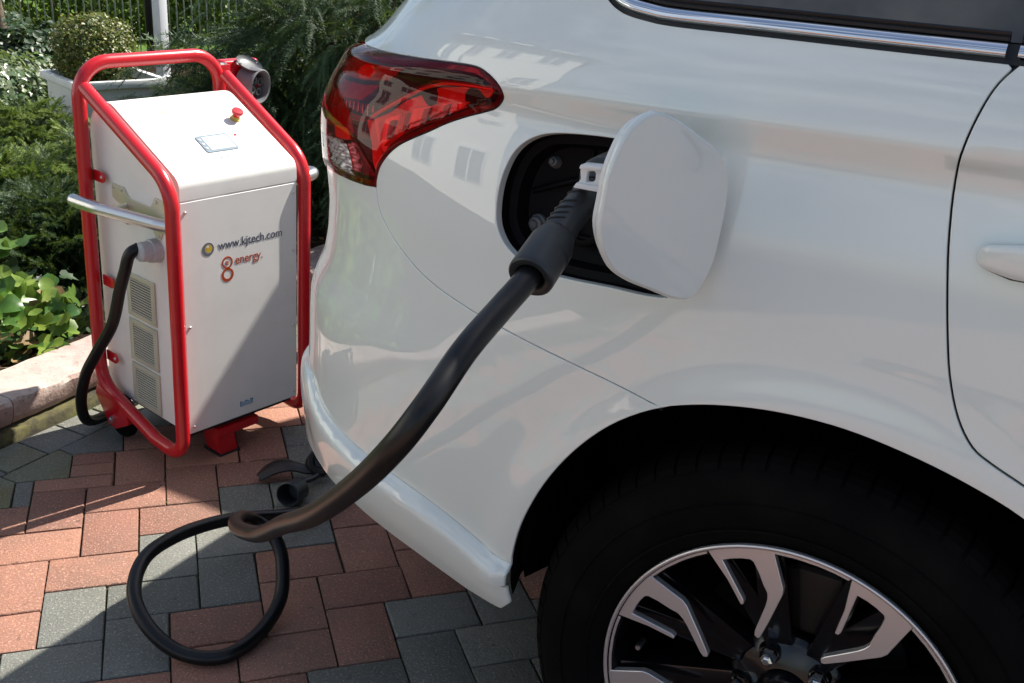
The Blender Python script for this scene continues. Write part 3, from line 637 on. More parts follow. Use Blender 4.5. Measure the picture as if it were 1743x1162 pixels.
# left side and inner body shell (closes the car, black behind the gaps)
shell_poly = [(-1.75, .46), (-.80, .45), (-.60, .42), (-.49, .385), (-.475, .40)]+[(u_-.03*(u_ < 0)+.03*(u_ > 0), z_+.02) for u_, z_ in ARCH]+[(2.05, .30), (2.1, 1.10), (2.05, 1.57), (-.70, 1.57), (-.97, 1.12), (-1.15, 1.05), (-1.17, .9), (-1.75, .88)]
panel('inner_body', shell_poly, M_seal, car, holes=[[(a*1.0, b) for a, b in inset(PORTs, -.010)]], sp_=.04, off=-.016, gap=0, flange=0)
def left_side():
    us = np.concatenate([np.linspace(-1.74, -1.0, 14), np.linspace(-.95, 3.4, 50)]); zs = np.linspace(.30, 1.16, 16)
    U, Z = np.meshgrid(us, zs); P, N = SPN(U.ravel(), Z.ravel()); P = loc(P); P[:, 1] = 1.8-P[:, 1]; N = loc(N); N[:, 1] *= -1
    n = len(us); F = [(j*n+i, (j+1)*n+i, (j+1)*n+i+1, j*n+i+1) for j in range(len(zs)-1) for i in range(n-1) if not (math.hypot(us[i]+S0, zs[j]-.34) < .38 or math.hypot(us[i]+S0-2.67, zs[j]-.34) < .38)]
    obj('left_body_side', P, F, M_paint, car, normals=N)
    us = np.linspace(-.97, 2.0, 40); zs = np.linspace(1.165, 1.57, 10); U, Z = np.meshgrid(us, zs); U = np.maximum(U, -1.0+(Z-1.165)*.62); P, N = SPN(U.ravel(), Z.ravel()); P = loc(P); P[:, 1] = 1.8-P[:, 1]; N = loc(N); N[:, 1] *= -1
    n = len(us); F = [(j*n+i, (j+1)*n+i, (j+1)*n+i+1, j*n+i+1) for j in range(len(zs)-1) for i in range(n-1)]
    obj('left_windows', P, F, M_glass, car, normals=N)
left_side()
# roof, spoiler, bonnet, floor
us = np.concatenate([np.linspace(-Lmax(1.57)+.01, -.5, 24), np.linspace(-.45, 2.0, 20)]); E1 = SP(us, np.full(len(us), 1.57))[0]; V = []; F = []; nt_ = 15
for p in E1:
    for k in range(nt_):
        t = k/(nt_-1)*2-1; V.append((p[0], .9+(p[1]+.9)*t, 1.573+.085*(1-t*t)**.6*min(1, (p[0]+.46)*4 if p[0] > -.46 else 0)))
F = [(i*nt_+k, i*nt_+k+1, (i+1)*nt_+k+1, (i+1)*nt_+k) for i in range(len(us)-1) for k in range(nt_-1)]
obj('roof', V, F, M_paint, car)
bm = bmesh.new(); pr = [(-.30, 1.62), (-.46, 1.618), (-.63, 1.590), (-.65, 1.570), (-.61, 1.555), (-.38, 1.565)]
vsA = [bm.verts.new((x, .28, z)) for x, z in pr]; vsB = [bm.verts.new((x, 1.52, z)) for x, z in pr]
bm.faces.new(vsA[::-1]); bm.faces.new(vsB)
for i in range(6): bm.faces.new((vsA[i], vsA[(i+1) % 6], vsB[(i+1) % 6], vsB[i]))
bmesh.ops.recalc_face_normals(bm, faces=bm.faces); autosm(bmobj('roof_spoiler', bm, M_paint, car))
V = [(2.0, y, 1.14) for y in np.linspace(.03, 1.77, 9)]+[(2.9, y, 1.02+.05*math.sin(math.pi*(y-.03)/1.74)) for y in np.linspace(.03, 1.77, 9)]+[(3.45, y, .88+.03*math.sin(math.pi*(y-.1)/1.6)) for y in np.linspace(.12, 1.68, 9)]+[(3.52, y, .40) for y in np.linspace(.12, 1.68, 9)]
obj('bonnet', V, [(r*9+i, r*9+i+1, (r+1)*9+i+1, (r+1)*9+i) for r in range(3) for i in range(8)], M_paint, car)
V = [(2.0, y, 1.14) for y in np.linspace(.03, 1.77, 5)]+[(1.25, y, 1.57) for y in np.linspace(.2, 1.6, 5)]
obj('windscreen', V, [(i, i+1, 5+i+1, 5+i) for i in range(4)], M_glass, car)
box('floor_pan', -.86, 3.4, .26, 1.54, .33, .42, M_liner, car)
# side glass
gl = [(p[0], p[1]+.024) for p in BELTs if p[0] < .05]
wpoly = [(2.0, 1.19), (.0, 1.190)]+[(min(u_+.03, .0) if u_ < -.3 else u_, max(z_, 1.19)) for u_, z_ in [(p[0]+.012*(p[1] > 1.18), p[1]+.02) for p in BELTs if p[0] < 0]]+[(0, 1.55), (1.2, 1.555), (1.7, 1.40)]
wpoly = [(1.95, 1.188), (0.0200, 1.1910), (-0.1996, 1.1921), (-0.3080, 1.1953), (-0.3515, 1.2035), (-0.3778, 1.2184), (-0.3881, 1.2383), (-.385, 1.262), (-.355, 1.305), (-.30, 1.372), (-.235, 1.435), (-.16, 1.49), (-.06, 1.53), (1.2, 1.545), (1.6, 1.40)]
panel('side_window', wpoly, M_glass, car, gap=0, off=-.010, sp_=.03, flange=0)
panel('window_frame', [(2.0, 1.165), (.07, 1.169)]+BELTs+[(-.08, 1.57), (1.25, 1.57), (1.7, 1.42)], M_seal, car, holes=[inset(wpoly, -.001)], gap=.001, off=-.008, sp_=.03, flange=0, bsp=.01)
chp = [(.0045, -.012), (.0045, .004), (.0052, .0062), (.0064, .0070), (.0082, .0069), (.0120, .0055), (.0155, .0035), (.0172, .0018), (.0182, -.001), (.0185, -.012)]
bp = resample(BELTs, .006, False); strip('chrome_trim', [p for p in bp if p[0] < .0475], chp, M_chrome, car)
strip('chrome_trim', resample([(.0585, 1.1687), (1.0, 1.164), (1.95, 1.155)], .03, False), chp, M_chrome, car)
skp = [(.0195, -.012), (.0195, .000), (.0215, .002), (.0235, .0005), (.0245, -.001), (.0265, .0010), (.029, -.001), (.030, -.010)]
strip('window_seal', [p for p in bp if p[0] < .0475], skp, M_seal, car)
strip('window_seal', resample([(.0585, 1.1687), (1.0, 1.164), (1.95, 1.155)], .03, False), skp, M_seal, car)
# gap seal behind door gap
dg = resample(DOORs, .01, False); strip('door_seal', dg, [(-.004, -.010), (0, -.006), (.004, -.010)], M_dark, car)
# --- tail lamp: housing, reflectors and a clear red cover standing 12 mm in front of them
lamp = empty('tail_light', None, None); lamp.parent = car
def lbulge(u, z): return .0045
lp_ = np.array(LPOLY)
REVC = inset(np.array([(-1.1000, 0.9150), (-0.9250, 0.9403), (-0.8117, 0.9526), (-0.7976, 0.9389), (-0.7861, 0.9177), (-0.8333, 0.9133), (-0.9017, 0.9091), (-1.0800, 0.9000)]), -.009)
coff = lambda u, z: .005*np.clip(pdist(np.stack([u, z], 1), lp_)/.014, 0, 1)**.6+.001
panel('clear_lens', REVC, M_clearlens, lamp, gap=0, off=coff, sp_=.007, flange=0)
panel('lamp_cover', LPOLY, M_lens, lamp, holes=[REVC], gap=.0008, off=lambda u, z: .005*np.clip(pdist(np.stack([u, z], 1), lp_)/.014, 0, 1)**.6+.001, sp_=.007, flange=.004, rad=.002)
panel('lamp_housing', LPOLY, M_ldark, lamp, gap=.004, off=-.026, sp_=.02, flange=0)
# visible moulded rim round the cover
rim_o = inset(lp_, .0012); rim_i = inset(resample(lp_, .006), .0085)
panel('lamp_rim', resample(inset(lp_, .0), .006), M_lrim, lamp, gap=.0016, holes=[rim_i], off=-.0015, sp_=.006, flange=.024, rad=.001, bsp=.004)
def lpiece(name, poly, m, d, th=.006, sp_=.008, lines=(), tilt=None): return panel(name, poly, m, lamp, gap=0, off=(lambda u, z: -d+(0 if tilt is None else tilt(u, z))), sp_=sp_, flange=th, rad=.0012, bsp=.005)
lpiece('stop_reflector', [(-1.1306, 1.0100), (-1.0511, 1.0480), (-0.9101, 1.0704), (-0.8088, 1.0675), (-0.7115, 1.0717), (-0.7452, 1.0542), (-0.8230, 1.0455), (-0.9175, 1.0413), (-1.0206, 1.0100)], M_lred2, .009, .012)
lpiece('stop_reflector', [(-1.0184, 1.0000), (-0.9238, 1.0341), (-0.8153, 1.0392), (-0.7694, 1.0451), (-0.8085, 1.0208), (-0.8691, 1.0149), (-0.9940, 0.9750)], M_lred2, .010, .012)
lpiece('indicator_bulb', [(-0.8548, 1.0519), (-0.8310, 1.0643), (-0.7965, 1.0657), (-0.7868, 1.0571), (-0.8037, 1.0489), (-0.8363, 1.0461)], M_lred, .0075, .006)
for i in range(7):
    t = i/7; a = -0.866+.107*t; lpiece('reflector_rib', [(a, 1.0117+.006*t), (a+.008, 1.0124+.006*t), (a+.012, 1.0035), (a+.005, 1.0025)], M_lchrome, .0085, .01, .006)
lpiece('rib_tray', [(-0.8707, 1.0152), (-0.7581, 1.0234), (-0.7688, 1.0003), (-0.8396, 0.9996)], M_lred2, .017, .004)
lpiece('reflector_shelf', [(-0.8386, 0.9969), (-0.7677, 1.0001), (-0.7893, 0.9921), (-0.8296, 0.9889)], M_lchrome, .010, .006)
SW = [(-0.7600, 1.0010), (-0.7283, 1.0189), (-0.6861, 1.0405), (-0.6491, 1.0554), (-0.6167, 1.0627), (-0.5667, 1.0665), (-0.5263, 1.0678), (-0.5375, 1.0583), (-0.5619, 1.0487), (-0.5972, 1.0340), (-0.6342, 1.0215), (-0.6697, 1.0018), (-0.6981, 0.9843), (-0.7170, 0.9663), (-0.7257, 0.9572), (-0.7413, 0.9710)]
lpiece('light_guide', inset(SW, .002), M_lred, .012, .01, tilt=lambda u, z: .003*np.sin(u*70+z*30))
lpiece('light_guide_core', [(-0.7417, 0.9974), (-0.7012, 1.0168), (-0.6629, 1.0304), (-0.6151, 1.0439), (-0.5726, 1.0494), (-0.5872, 1.0415), (-0.6257, 1.0299), (-0.6735, 1.0086), (-0.7022, 0.9901), (-0.7218, 0.9709), (-0.7314, 0.9759)], M_lpink, .0085, .006, tilt=lambda u, z: .002*np.sin(u*110))
for i, (a, b) in enumerate([((-0.7162, 0.9804), (-0.7093, 1.0079)), ((-0.6835, 0.9967), (-0.6784, 1.0226)), ((-0.6499, 1.0123), (-0.6437, 1.0342)), ((-0.6149, 1.0247), (-0.6074, 1.0438))]):
    lpiece('guide_fin', [a, (a[0]+.008, a[1]+.004), (b[0]+.006, b[1]), (b[0]-.004, b[1]-.004)], M_lred2, .006, .004, .006)
up_ = [(-0.7599, 1.0029), (-0.7281, 1.0209), (-0.6859, 1.0425), (-0.6484, 1.0575), (-0.6163, 1.0647), (-0.5663, 1.0686), (-0.5264, 1.0688)]
def lstrip(name, pts, w, h, m, d=0.0):
    pts = spline([(*p, 0) for p in pts], 5)[:, :2]; P, N = SP(pts[:, 0], pts[:, 1], h); tube(name, loc(P), w, m, lamp, seg=8)
lstrip('light_pipe', up_, .0026, -.007, M_lpink)
lstrip('lamp_chrome_bead', [(u_, z_+.004) for u_, z_ in up_], .0014, -.006, M_lrim)
lstrip('lamp_chrome_bead', [(-0.5395, 1.0530), (-0.5979, 1.0285), (-0.6360, 1.0150), (-0.6743, 0.9946), (-0.7062, 0.9716), (-0.7203, 0.9469), (-0.7244, 0.9259)], .0018, -.007, M_lrim)
lpiece('light_guide', [(-0.7782, 0.9979), (-0.7625, 0.9968), (-0.7417, 0.9747), (-0.7303, 0.9548), (-0.7325, 0.9393), (-0.7404, 0.9268), (-0.7526, 0.9405), (-0.7568, 0.9643)], M_lred, .011, .010)
lpiece('lamp_fin', [(-0.8234, 0.9669), (-0.7762, 0.9413), (-0.7440, 0.9211), (-0.7792, 0.9174), (-0.8026, 0.9555)], M_lrim, .011, .008)
lpiece('lamp_fin', [(-0.8361, 0.9912), (-0.7772, 0.9928), (-0.7654, 0.9620), (-0.7494, 0.9331), (-0.7726, 0.9402), (-0.8220, 0.9693)], M_ldark, .014, .006)
lpiece('side_reflector', [(-1.1260, 0.9900), (-0.9940, 0.9700), (-0.9093, 1.0056), (-0.8607, 1.0051), (-0.8350, 0.9841), (-0.8238, 0.9707), (-0.8274, 0.9584), (-0.9031, 0.9461), (-1.1300, 0.9300)], M_lred2, .013, .006)
lpiece('side_reflector', [(-0.8983, 0.9657), (-0.8414, 0.9722), (-0.8257, 0.9627), (-0.8339, 0.9572), (-0.8916, 0.9496)], M_lred, .0095, .006)
REV = [(-1.1000, 0.9150), (-0.9250, 0.9403), (-0.8117, 0.9526), (-0.7976, 0.9389), (-0.7861, 0.9177), (-0.8333, 0.9133), (-0.9017, 0.9091), (-1.0800, 0.9000)]
lpiece('reversing_reflector', REV, M_lrev, .010, .004, .005, tilt=lambda u, z: .0035*np.sin(z*520+np.sin(u*60)*1.5)+.0015*np.sin(u*240+z*90))
# --- fuel/charge opening: moulded tub behind the hole
tub = empty('charge_port', None, None); tub.parent = car
pt = resample(inset(PORTs, -.004), .008); V = []; F = []; prof = [(0, -.011), (.002, -.030), (.012, -.034), (.016, -.055), (.030, -.062)]
n = len(pt); c0_ = pt.mean(0)
for d, h in prof:
    q = inset(pt, d) if d else pt; P, N = SP(q[:, 0], q[:, 1]); V += list(P+N*h)
V.append(V[-1]*0+SP(c0_[0], c0_[1])[0][0]+SP(c0_[0], c0_[1])[1][0]*-.064)
for r_ in range(len(prof)-1):
    for i in range(n): j = (i+1) % n; F.append((r_*n+i, r_*n+j, (r_+1)*n+j, (r_+1)*n+i))
F += [((len(prof)-1)*n+i, (len(prof)-1)*n+(i+1) % n, len(V)-1) for i in range(n)]
autosm(obj('port_tub', loc(np.array(V)), F, M_cavity, tub), .6)
def outw(u, z, h=0.): P, N = SP(u, z, h); return loc(P[0]), loc(N[0])
for (u_, z_, r_) in [(-.470, .912, .0105), (-.455, .999, .0065), (-.43, .885, .004)]:
    P, N = outw(u_, z_, -.062); lathe('fixing_screw', [(0, .014), (r_*.45, .014), (r_*.55, .011), (r_*.9, .010), (r_, .006), (r_*1.25, .004), (r_*1.3, 0)], M_sockgrey if r_ > .006 else M_cavity, tub, 24, origin=P, axis=N)
P, N = outw(-.315, .962, -.066)
SOCK, SOCKN = P, N
lathe('socket', [(.050, 0), (.050, .030), (.046, .033), (.040, .033), (.038, .028), (.038, .006), (0, .006)], M_sockgrey, tub, 40, origin=P, axis=N)
P, N = outw(-.395, .925, -.064); lathe('socket', [(.026, 0), (.026, .016), (.023, .018), (.018, .018), (.017, .004), (0, .004)], M_cavity, tub, 32, origin=P, axis=N)
for (ua, za, ub, zb) in [(-.48, .955, -.34, 1.0), (-.45, .9, -.36, .905), (-.40, .975, -.40, 1.02), (-.36, .90, -.28, .93)]:
    qq = np.linspace(0, 1, 8); P, N = SP(ua+(ub-ua)*qq, za+(zb-za)*qq+.006*np.sin(qq*3), -.056); tube('port_rib', loc(P), .004, M_cavity, tub, 8)
# --- open charging flap
fth = R(60); fe = np.array([-math.cos(fth), math.sin(fth), 0]); fn = np.array([math.sin(fth), math.cos(fth), 0]); fo = np.array([-.165, .065, 0])
FL = [(0.0746, 1.1007), (0.0643, 1.0997), (0.0476, 1.0946), (0.0243, 1.0831), (-0.0031, 1.0669), (-0.0253, 1.0528), (-0.0382, 1.0367), (-0.0429, 1.0183), (-0.0435, 0.989), (-0.0412, 0.9615), (-0.0362, 0.9294), (-0.0265, 0.9067), (-0.0165, 0.8939), (-0.0028, 0.8888), (0.021, 0.8941), (0.0513, 0.9077), (0.0802, 0.9204), (0.1034, 0.9348), (0.1154, 0.9493), (0.1236, 0.9654), (0.1289, 0.9875), (0.1264, 1.0124), (0.123, 1.0393), (0.1155, 1.0614), (0.1052, 1.0809), (0.0916, 1.0936)]
FLs = spline([(*p, 0) for p in FL], 3, True)[:, :2]
def ffr(x, y, t): p = fo+fe*x+fn*t; return (p[0], -p[1], y)
flap = empty('charging_flap', None, None); flap.parent = car
cx_, cy_ = FLs.mean(0)
def flap_skin():
    P2 = FLs; V = []; F = []; n = len(P2); rings = []
    for k_ in (.93, .95, .965): rings.append([ffr(a, b, .0012) for a, b in np.array([cx_, cy_])+(P2-[cx_, cy_])*k_])
    for d, t in [(.0055, .0008), (.0028, .0001), (.0012, -.0009), (.0003, -.0022), (0, -.004), (.0006, -.0075), (.0022, -.009), (.010, -.009)]:
        q = np.array([cx_, cy_])+(P2-[cx_, cy_])*(1-d/.105); rings.append([ffr(a, b, t) for a, b in q])
    for r_ in rings: V += r_
    for r_ in range(len(rings)-1):
        for i in range(n): j = (i+1) % n; F.append((r_*n+i, r_*n+j, (r_+1)*n+j, (r_+1)*n+i))
    F += [tuple(range(n))]
    bm = bmesh.new(); vv = [bm.verts.new(v) for v in V]; [bm.faces.new([vv[i] for i in f]) for f in F]; bmesh.ops.recalc_face_normals(bm, faces=bm.faces)
    return autosm(bmobj('flap_skin', bm, M_paint, flap), 1.2)
flap_skin()
inn = inset(FLs, .007); prism('flap_liner', [tuple(p) for p in inn], -.021, -.0092, ffr, M_white, flap, bev=.003)
inn2 = inset(FLs, .030); prism('flap_liner_rib', [tuple(p) for p in inn2], -.028, -.021, ffr, M_white, flap, bev=.002)
TAB = [(-0.287, 1.0284), (-.283, 1.0300), (-0.2533, 1.0324), (-.235, 1.030), (-.238, 1.012), (-0.2578, 1.0118), (-0.2604, 1.0082), (-0.2928, 1.0038), (-0.2896, 1.0094), (-0.2875, 1.0131), (-0.2889, 1.0246)]
THO = [(-0.2787, 1.0229), (-0.2722, 1.0241), (-0.2702, 1.022), (-0.2701, 1.0148), (-0.2728, 1.0116), (-0.2799, 1.0104), (-0.2807, 1.0125), (-0.2803, 1.0204)]
prism('latch_striker', TAB, .094, .101, lambda x, y, t: (x, -t, y), M_white, flap, bev=.0008, holes=[THO])
prism('latch_striker', [(-.2928, 1.0038), (-.240, 1.0035), (-.240, 1.009), (-.2896, 1.0094)], .088, .108, lambda x, y, t: (x, -t, y), M_white, flap, bev=.001)
prism('latch_striker', [(-.2875, 1.0255), (-.240, 1.0290), (-.240, 1.0330), (-.2860, 1.0300)], .090, .108, lambda x, y, t: (x, -t, y), M_white, flap, bev=.001)
tube('hinge_arm', [(-.215, .058, .965), (-.215, .02, .965), (-.21, -.010, .965), (-.202, -.022, .965), (-.178, -.038, .965)], .007, M_dark, flap, 10)
# --- door handle
hnd = empty('door_handle', None, None); hnd.parent = rdoor
def hfr(pts): return [loc(p) for p in pts]
V = []; F = []; ns, nk = 46, 24
for i in range(ns+1):
    t = .5-.5*math.cos(math.pi*i/ns); u_ = .0650+.185*t; zc = .9838+(.9858-.9838)*0+.016*0-.000*t+.0
    en = math.sqrt(max(.004, 1-(1-min((t+.0008)*17, 1))**2)) if t < .5 else math.sqrt(max(.004, 1-(1-min((1.0008-t)*17, 1))**2)); w = .0180*(.62+.38*min(1, t*5))*en; h = .024*(.45+.55*en)*min(1, .75+t*2)
    P, N = SP(u_, zc); P, N = P[0], N[0]
    for k in range(nk):
        a = 2*math.pi*k/nk; V.append(loc(P+N*(h*.60+.40*h*math.copysign(abs(math.sin(a))**.6, math.sin(a)))+np.array([0, 0, 1])*w*math.copysign(abs(math.cos(a))**.55, math.cos(a))))
for i in range(ns):
    for k in range(nk): k2 = (k+1) % nk; F.append((i*nk+k, i*nk+k2, (i+1)*nk+k2, (i+1)*nk+k))
F += [tuple(range(nk)), tuple(ns*nk+k for k in range(nk-1, -1, -1))]
bm = bmesh.new(); vv = [bm.verts.new(v) for v in V]; [bm.faces.new([vv[i] for i in f]) for f in F]; bmesh.ops.recalc_face_normals(bm, faces=bm.faces); autosm(bmobj('handle_grip', bm, M_paint, hnd), .9)
hp = [(.0680, .983), (.0700, .991), (.076, .994), (.10, .998), (.23, .9995), (.246, .993), (.246, .970), (.23, .9645), (.10, .9645), (.077, .970), (.0695, .974)]
P_, N_ = SP([p[0] for p in hp], [p[1] for p in hp], .0004); obj('handle_gap_shadow', loc(P_), [tuple(range(len(hp)))], M_seal, hnd, False)  # flat black plate standing in for the shadow gap behind the grip

# --- wheels
def make_wheel(cx_w, side):
    w = empty('wheel', None, None); w.parent = car
    S = -1 if side == 'r' else 1   # direction of outward along local y
    yo = 0 if side == 'r' else 1.8
    ax = (0, S, 0); o_ = (cx_w, yo, .342)
    tp = [(.232, -.185), (.245, -.200), (.285, -.212), (.325, -.205), (.345, -.190), (.352, -.165), (.3535, -.10), (.352, -.035), (.3495, -.022), (.345, -.012), (.338, -.004), (.325, .005), (.305, .010), (.285, .0105), (.268, .007), (.252, -.001), (.243, -.008), (.238, -.010), (.232, -.012)]
    lathe('tyre', tp, M_rubber, w, 128, .9, origin=o_, axis=ax)
    # tread shoulder blocks
    V = []; F = []; nb_ = 72
    for k in range(nb_):
        a0 = 2*math.pi*(k+.06)/nb_; a1 = 2*math.pi*(k+.90)/nb_
        blk = []
        for a in (a0, a1):
            for r_, h in [(.350, -.075), (.3565, -.070), (.3565, -.034), (.3525, -.019), (.3465, -.0095), (.3385, -.0030), (.336, -.006)]: blk.append((o_[0]+r_*math.sin(a), o_[1]+S*h, o_[2]+r_*math.cos(a)))
        b = len(V); V += blk; F += [(b+i, b+i+1, b+8+i, b+7+i) for i in range(6)]+[tuple(b+i for i in range(7)), tuple(b+13-i for i in range(7))]
    ob = obj('tread_blocks', V, F, M_rubber, w, False); ob['kind'] = 'stuff'
    for rr in (.262, .300): lathe('sidewall_ring', [(rr-.0016, .0075 if rr < .28 else .0098), (rr, .0100 if rr < .28 else .0122), (rr+.0016, .0088 if rr < .28 else .0098)], M_rubber, w, 96, 1, origin=o_, axis=ax)
    lathe('rim_barrel', [(.2385, -.006), (.236, -.002), (.226, -.006), (.221, -.02), (.214, -.05), (.210, -.10), (.208, -.17), (.19, -.185)], M_gblack, w, 96, .8, origin=o_, axis=ax)
    lathe('rim_lip', [(.2385, -.006), (.2390, -.001), (.2375, .0008), (.2350, .0005), (.2335, -.001)], M_alloy, w, 128, 1, origin=o_, axis=ax)
    def pol(r_, d, h): a = R(d); return (o_[0]+r_*math.sin(a), yo+S*h, o_[2]+r_*math.cos(a))
    def fr(x, y, t): return (o_[0]+x, yo+S*t, o_[2]+y)
    def xy(l): return [(r_*math.sin(R(d)), r_*math.cos(R(d))) for r_, d in l]
    thin = [(.236, -30.2), (.190, -26.9), (.154, -24.7), (.1545, -23.2), (.160, -22.8), (.217, -26.2)]
    arcb = [(.217, -26.2), (.218, -23), (.218, -19.5), (.217, -16.6)]
    thick = [(.214, -15.6), (.20, -14.2), (.183, -12.9), (.172, -11.5), (.163, -11.7), (.153, -12.8), (.117, -20.8), (.1105, -22), (.106, -20.2), (.1075, -18.2), (.131, -11.6), (.173, -5.2), (.182, -5.0), (.19, -5.8), (.226, -8.4), (.236, -8.8)]
    face = thin+arcb[1:]+thick+[(.2345, -12), (.2345, -15), (.2345, -18), (.2345, -21), (.2345, -24), (.2345, -27)]
    for k in range(8):
        a = 45*k; f = [(r_, d+a) for r_, d in face]
        prism('spoke_face', xy(f), -.014, -.0035, fr, M_alloy, w, bev=.0007, seg=1)
        # black body of the spoke, stepping down to the hub
        for (r0, d0, w0, r1, d1, w1) in [(.222, -28.3, .011, .070, -16, .016), (.222, -11.5, .020, .070, -16, .020)]:
            c0a = np.array(pol(r0, d0+a, -.019)); c1a = np.array(pol(r1, d1+a, -.052)); dvec = c1a-c0a; sd = np.cross(dvec, [0, 1, 0]); sd /= np.linalg.norm(sd)
            V = []
            for cpt, ww in ((c0a, w0), (c1a, w1)):
                for sx, hh in ((-1, 0), (1, 0), (1.25, -.035), (-1.25, -.035)): V.append(cpt+sd*ww*sx+np.array([0, S, 0])*hh)
            bm = bmesh.new(); vv = [bm.verts.new(v) for v in V]; [bm.faces.new([vv[i] for i in f_]) for f_ in ((0, 1, 5, 4), (1, 2, 6, 5), (2, 3, 7, 6), (3, 0, 4, 7), (0, 3, 2, 1), (4, 5, 6, 7))]; bmesh.ops.recalc_face_normals(bm, faces=bm.faces); bevelled(bm, .003, 2); autosm(bmobj('spoke', bm, M_gblack, w), .6)
        xr = [(.2335, d+a) for d in (-8.8, -2, 5, 10, 14.8)]+[(.2285, d+a) for d in (14.4, 10, 5, -2, -8.4)]
        prism('rim_edge', xy(xr), -.014, -.0036, fr, M_alloy, w, bev=.0005, seg=1)
    lathe('hub', [(.0, -.028), (.030, -.028), (.033, -.032), (.036, -.046), (.070, -.056), (.078, -.064), (.080, -.10), (0, -.10)], M_gblack, w, 48, .6, origin=o_, axis=ax)
    lathe('brake_disc', [(.05, -.13), (.145, -.13), (.146, -.132), (.146, -.145), (.05, -.145)], M_disc, w, 64, .6, origin=o_, axis=ax)
    lathe('brake_backplate', [(0, -.187), (.204, -.187), (.206, -.180)], M_liner, w, 48, .6, origin=o_, axis=ax)
    for k in range(5):
        p = pol(.0571, -27+72*k, -.048)
        lathe('lug_nut', [(0, .022), (.005, .0215), (.0085, .019), (.0105, .015), (.0108, .0), ], M_chrome, w, 6, .5, origin=p, axis=ax, xdir=(1, 0, 0))
        lathe('lug_seat', [(.0112, .002), (.013, .003), (.0145, -.004), (.016, -.006)], M_gblack, w, 24, .6, origin=p, axis=ax)
    p = pol(.197, -88, -.030); lathe('valve_stem', [(0, .012), (.0035, .012), (.0045, .010), (.0045, -.01)], M_steel, w, 10, .6, origin=p, axis=ax)
    return w
make_wheel(0, 'r'); 
if True:
    make_wheel(0, 'l'); make_wheel(2.67, 'r')
# caliper and suspension bits seen between the spokes
bm = box_bm(-.05, .05, .075, .135, .42, .52, .012, 3); autosm(bmobj('brake_caliper', bm, M_disc, car))
# --- arch liner
V = []; F = []; ap = [(S0+u_, z_) for u_, z_ in ARCH]; pl = [(S0+u_*1.0, z_) for u_, z_ in ARCH]
for d, ex in [(-.002, .004), (.012, .007), (.05, .018), (.20, .03), (.36, .03)]:
    for (u_, z_) in ARCH:
        P = base(u_, z_)[0]; s_, zz = P[0]-.01, P[2]-.30; l = math.hypot(s_, zz); V.append((P[0]+s_/l*ex, -(P[1])+d+.006, P[2]+zz/l*ex))
n = len(ARCH)
for r_ in range(4):
    for i in range(n-1): F.append((r_*n+i, r_*n+i+1, (r_+1)*n+i+1, (r_+1)*n+i))
F.append(tuple(4*n+i for i in range(n)))
autosm(obj('arch_liner', V, F, M_liner, car), .8)

V = [(-.392, .03, .43), (-.392, .05, .372), (-.40, .35, .27), (-.40, .35, .55), (-.43, .20, .60)]
obj('liner_flap', V, [(0, 1, 2, 3), (0, 3, 4)], M_liner, car, False)

# ================================================================== CHARGING UNIT (local: x across the front, y back, z up)
ca, sa = math.cos(R(32.387)), math.sin(R(32.387)); T3 = np.array([[ca, -sa, .005], [sa, ca, -.028], [-.005, .028, 1]]); T3 /= np.linalg.norm(T3, axis=0)
UM = Matrix([list(T3[i])+[(.011, 2.341, .1)[i]] for i in range(3)]+[[0, 0, 0, 1]])
unit = empty('charging_unit', 'white mobile charging unit in a red tube frame with sloping top, beside the car', 'charger', None, UM)
UW, UD = .316, .341
side = [(0, .0), (0, .562)]; lidp = [(0, .5635), (.0, .585), (.006, .604), (.020, .616), (.225, .712), (.262, .718), (.300, .702), (.328, .668), (.341, .625), (.341, .5635)]
lids = fillet([(0, .5635), (0, .608), (.262, .735), (.341, .69), (.341, .5635)], [0, .028, .06, .07, 0], 8)
def ufr(y, z, t): return (t, y, z)
prism('cabinet', [(0, .0)]+[tuple(p) for p in lids[1:-1]]+[(UD, 0)], 0, UW, ufr, M_case, unit, bev=.003)
prism('front_panel', [(.0, .002), (UW-.0, .002), (UW-.0, .5605), (.0, .5605)], .0005, .0022, lambda x, z, t: (x, -t, z), M_case, unit, bev=.0008, seg=1)
lo_ = np.array(lids); lt_ = np.gradient(lo_, axis=0); lt_ /= np.linalg.norm(lt_, axis=1)[:, None]+1e-9; ln2 = np.stack([-lt_[:, 1], lt_[:, 0]], 1)
if (ln2[len(ln2)//2]@np.array([0, 1.])) < 0: ln2 = -ln2
prism('lid', [tuple(p) for p in lo_+ln2*.0022]+[tuple(p) for p in (lo_-ln2*.001)[::-1]], -.0006, UW+.0006, ufr, M_case, unit, bev=.0007, seg=1)
prism('base_tray', [(.01, -.012), (.01, 0), (UD-.01, 0), (UD-.01, -.012)], .01, UW-.01, ufr, M_dark, unit)
RT = .0158
rd_ = M_red
for xl, tag_ in ((-.030, 0), (UW+.026, 1)):
    yf = -.018 if tag_ == 0 else .002
    loop_ = fillet([(xl, .300, .757), (xl, yf, .606), (xl, yf, -.046), (xl, .095, -.040), (xl, .326, .030), (xl, .327, .13)], [.085, .07, .05, .075], 10)
    tube('frame_tube', loop_, RT, M_red, unit, 18)
arch_ = fillet([(-.030, .327, .10), (-.030, .327, .806), (UW+.026, .327, .806), (UW+.026, .327, .02)], [.075, .075], 12)
tube('frame_tube', arch_, RT, M_red, unit, 18)
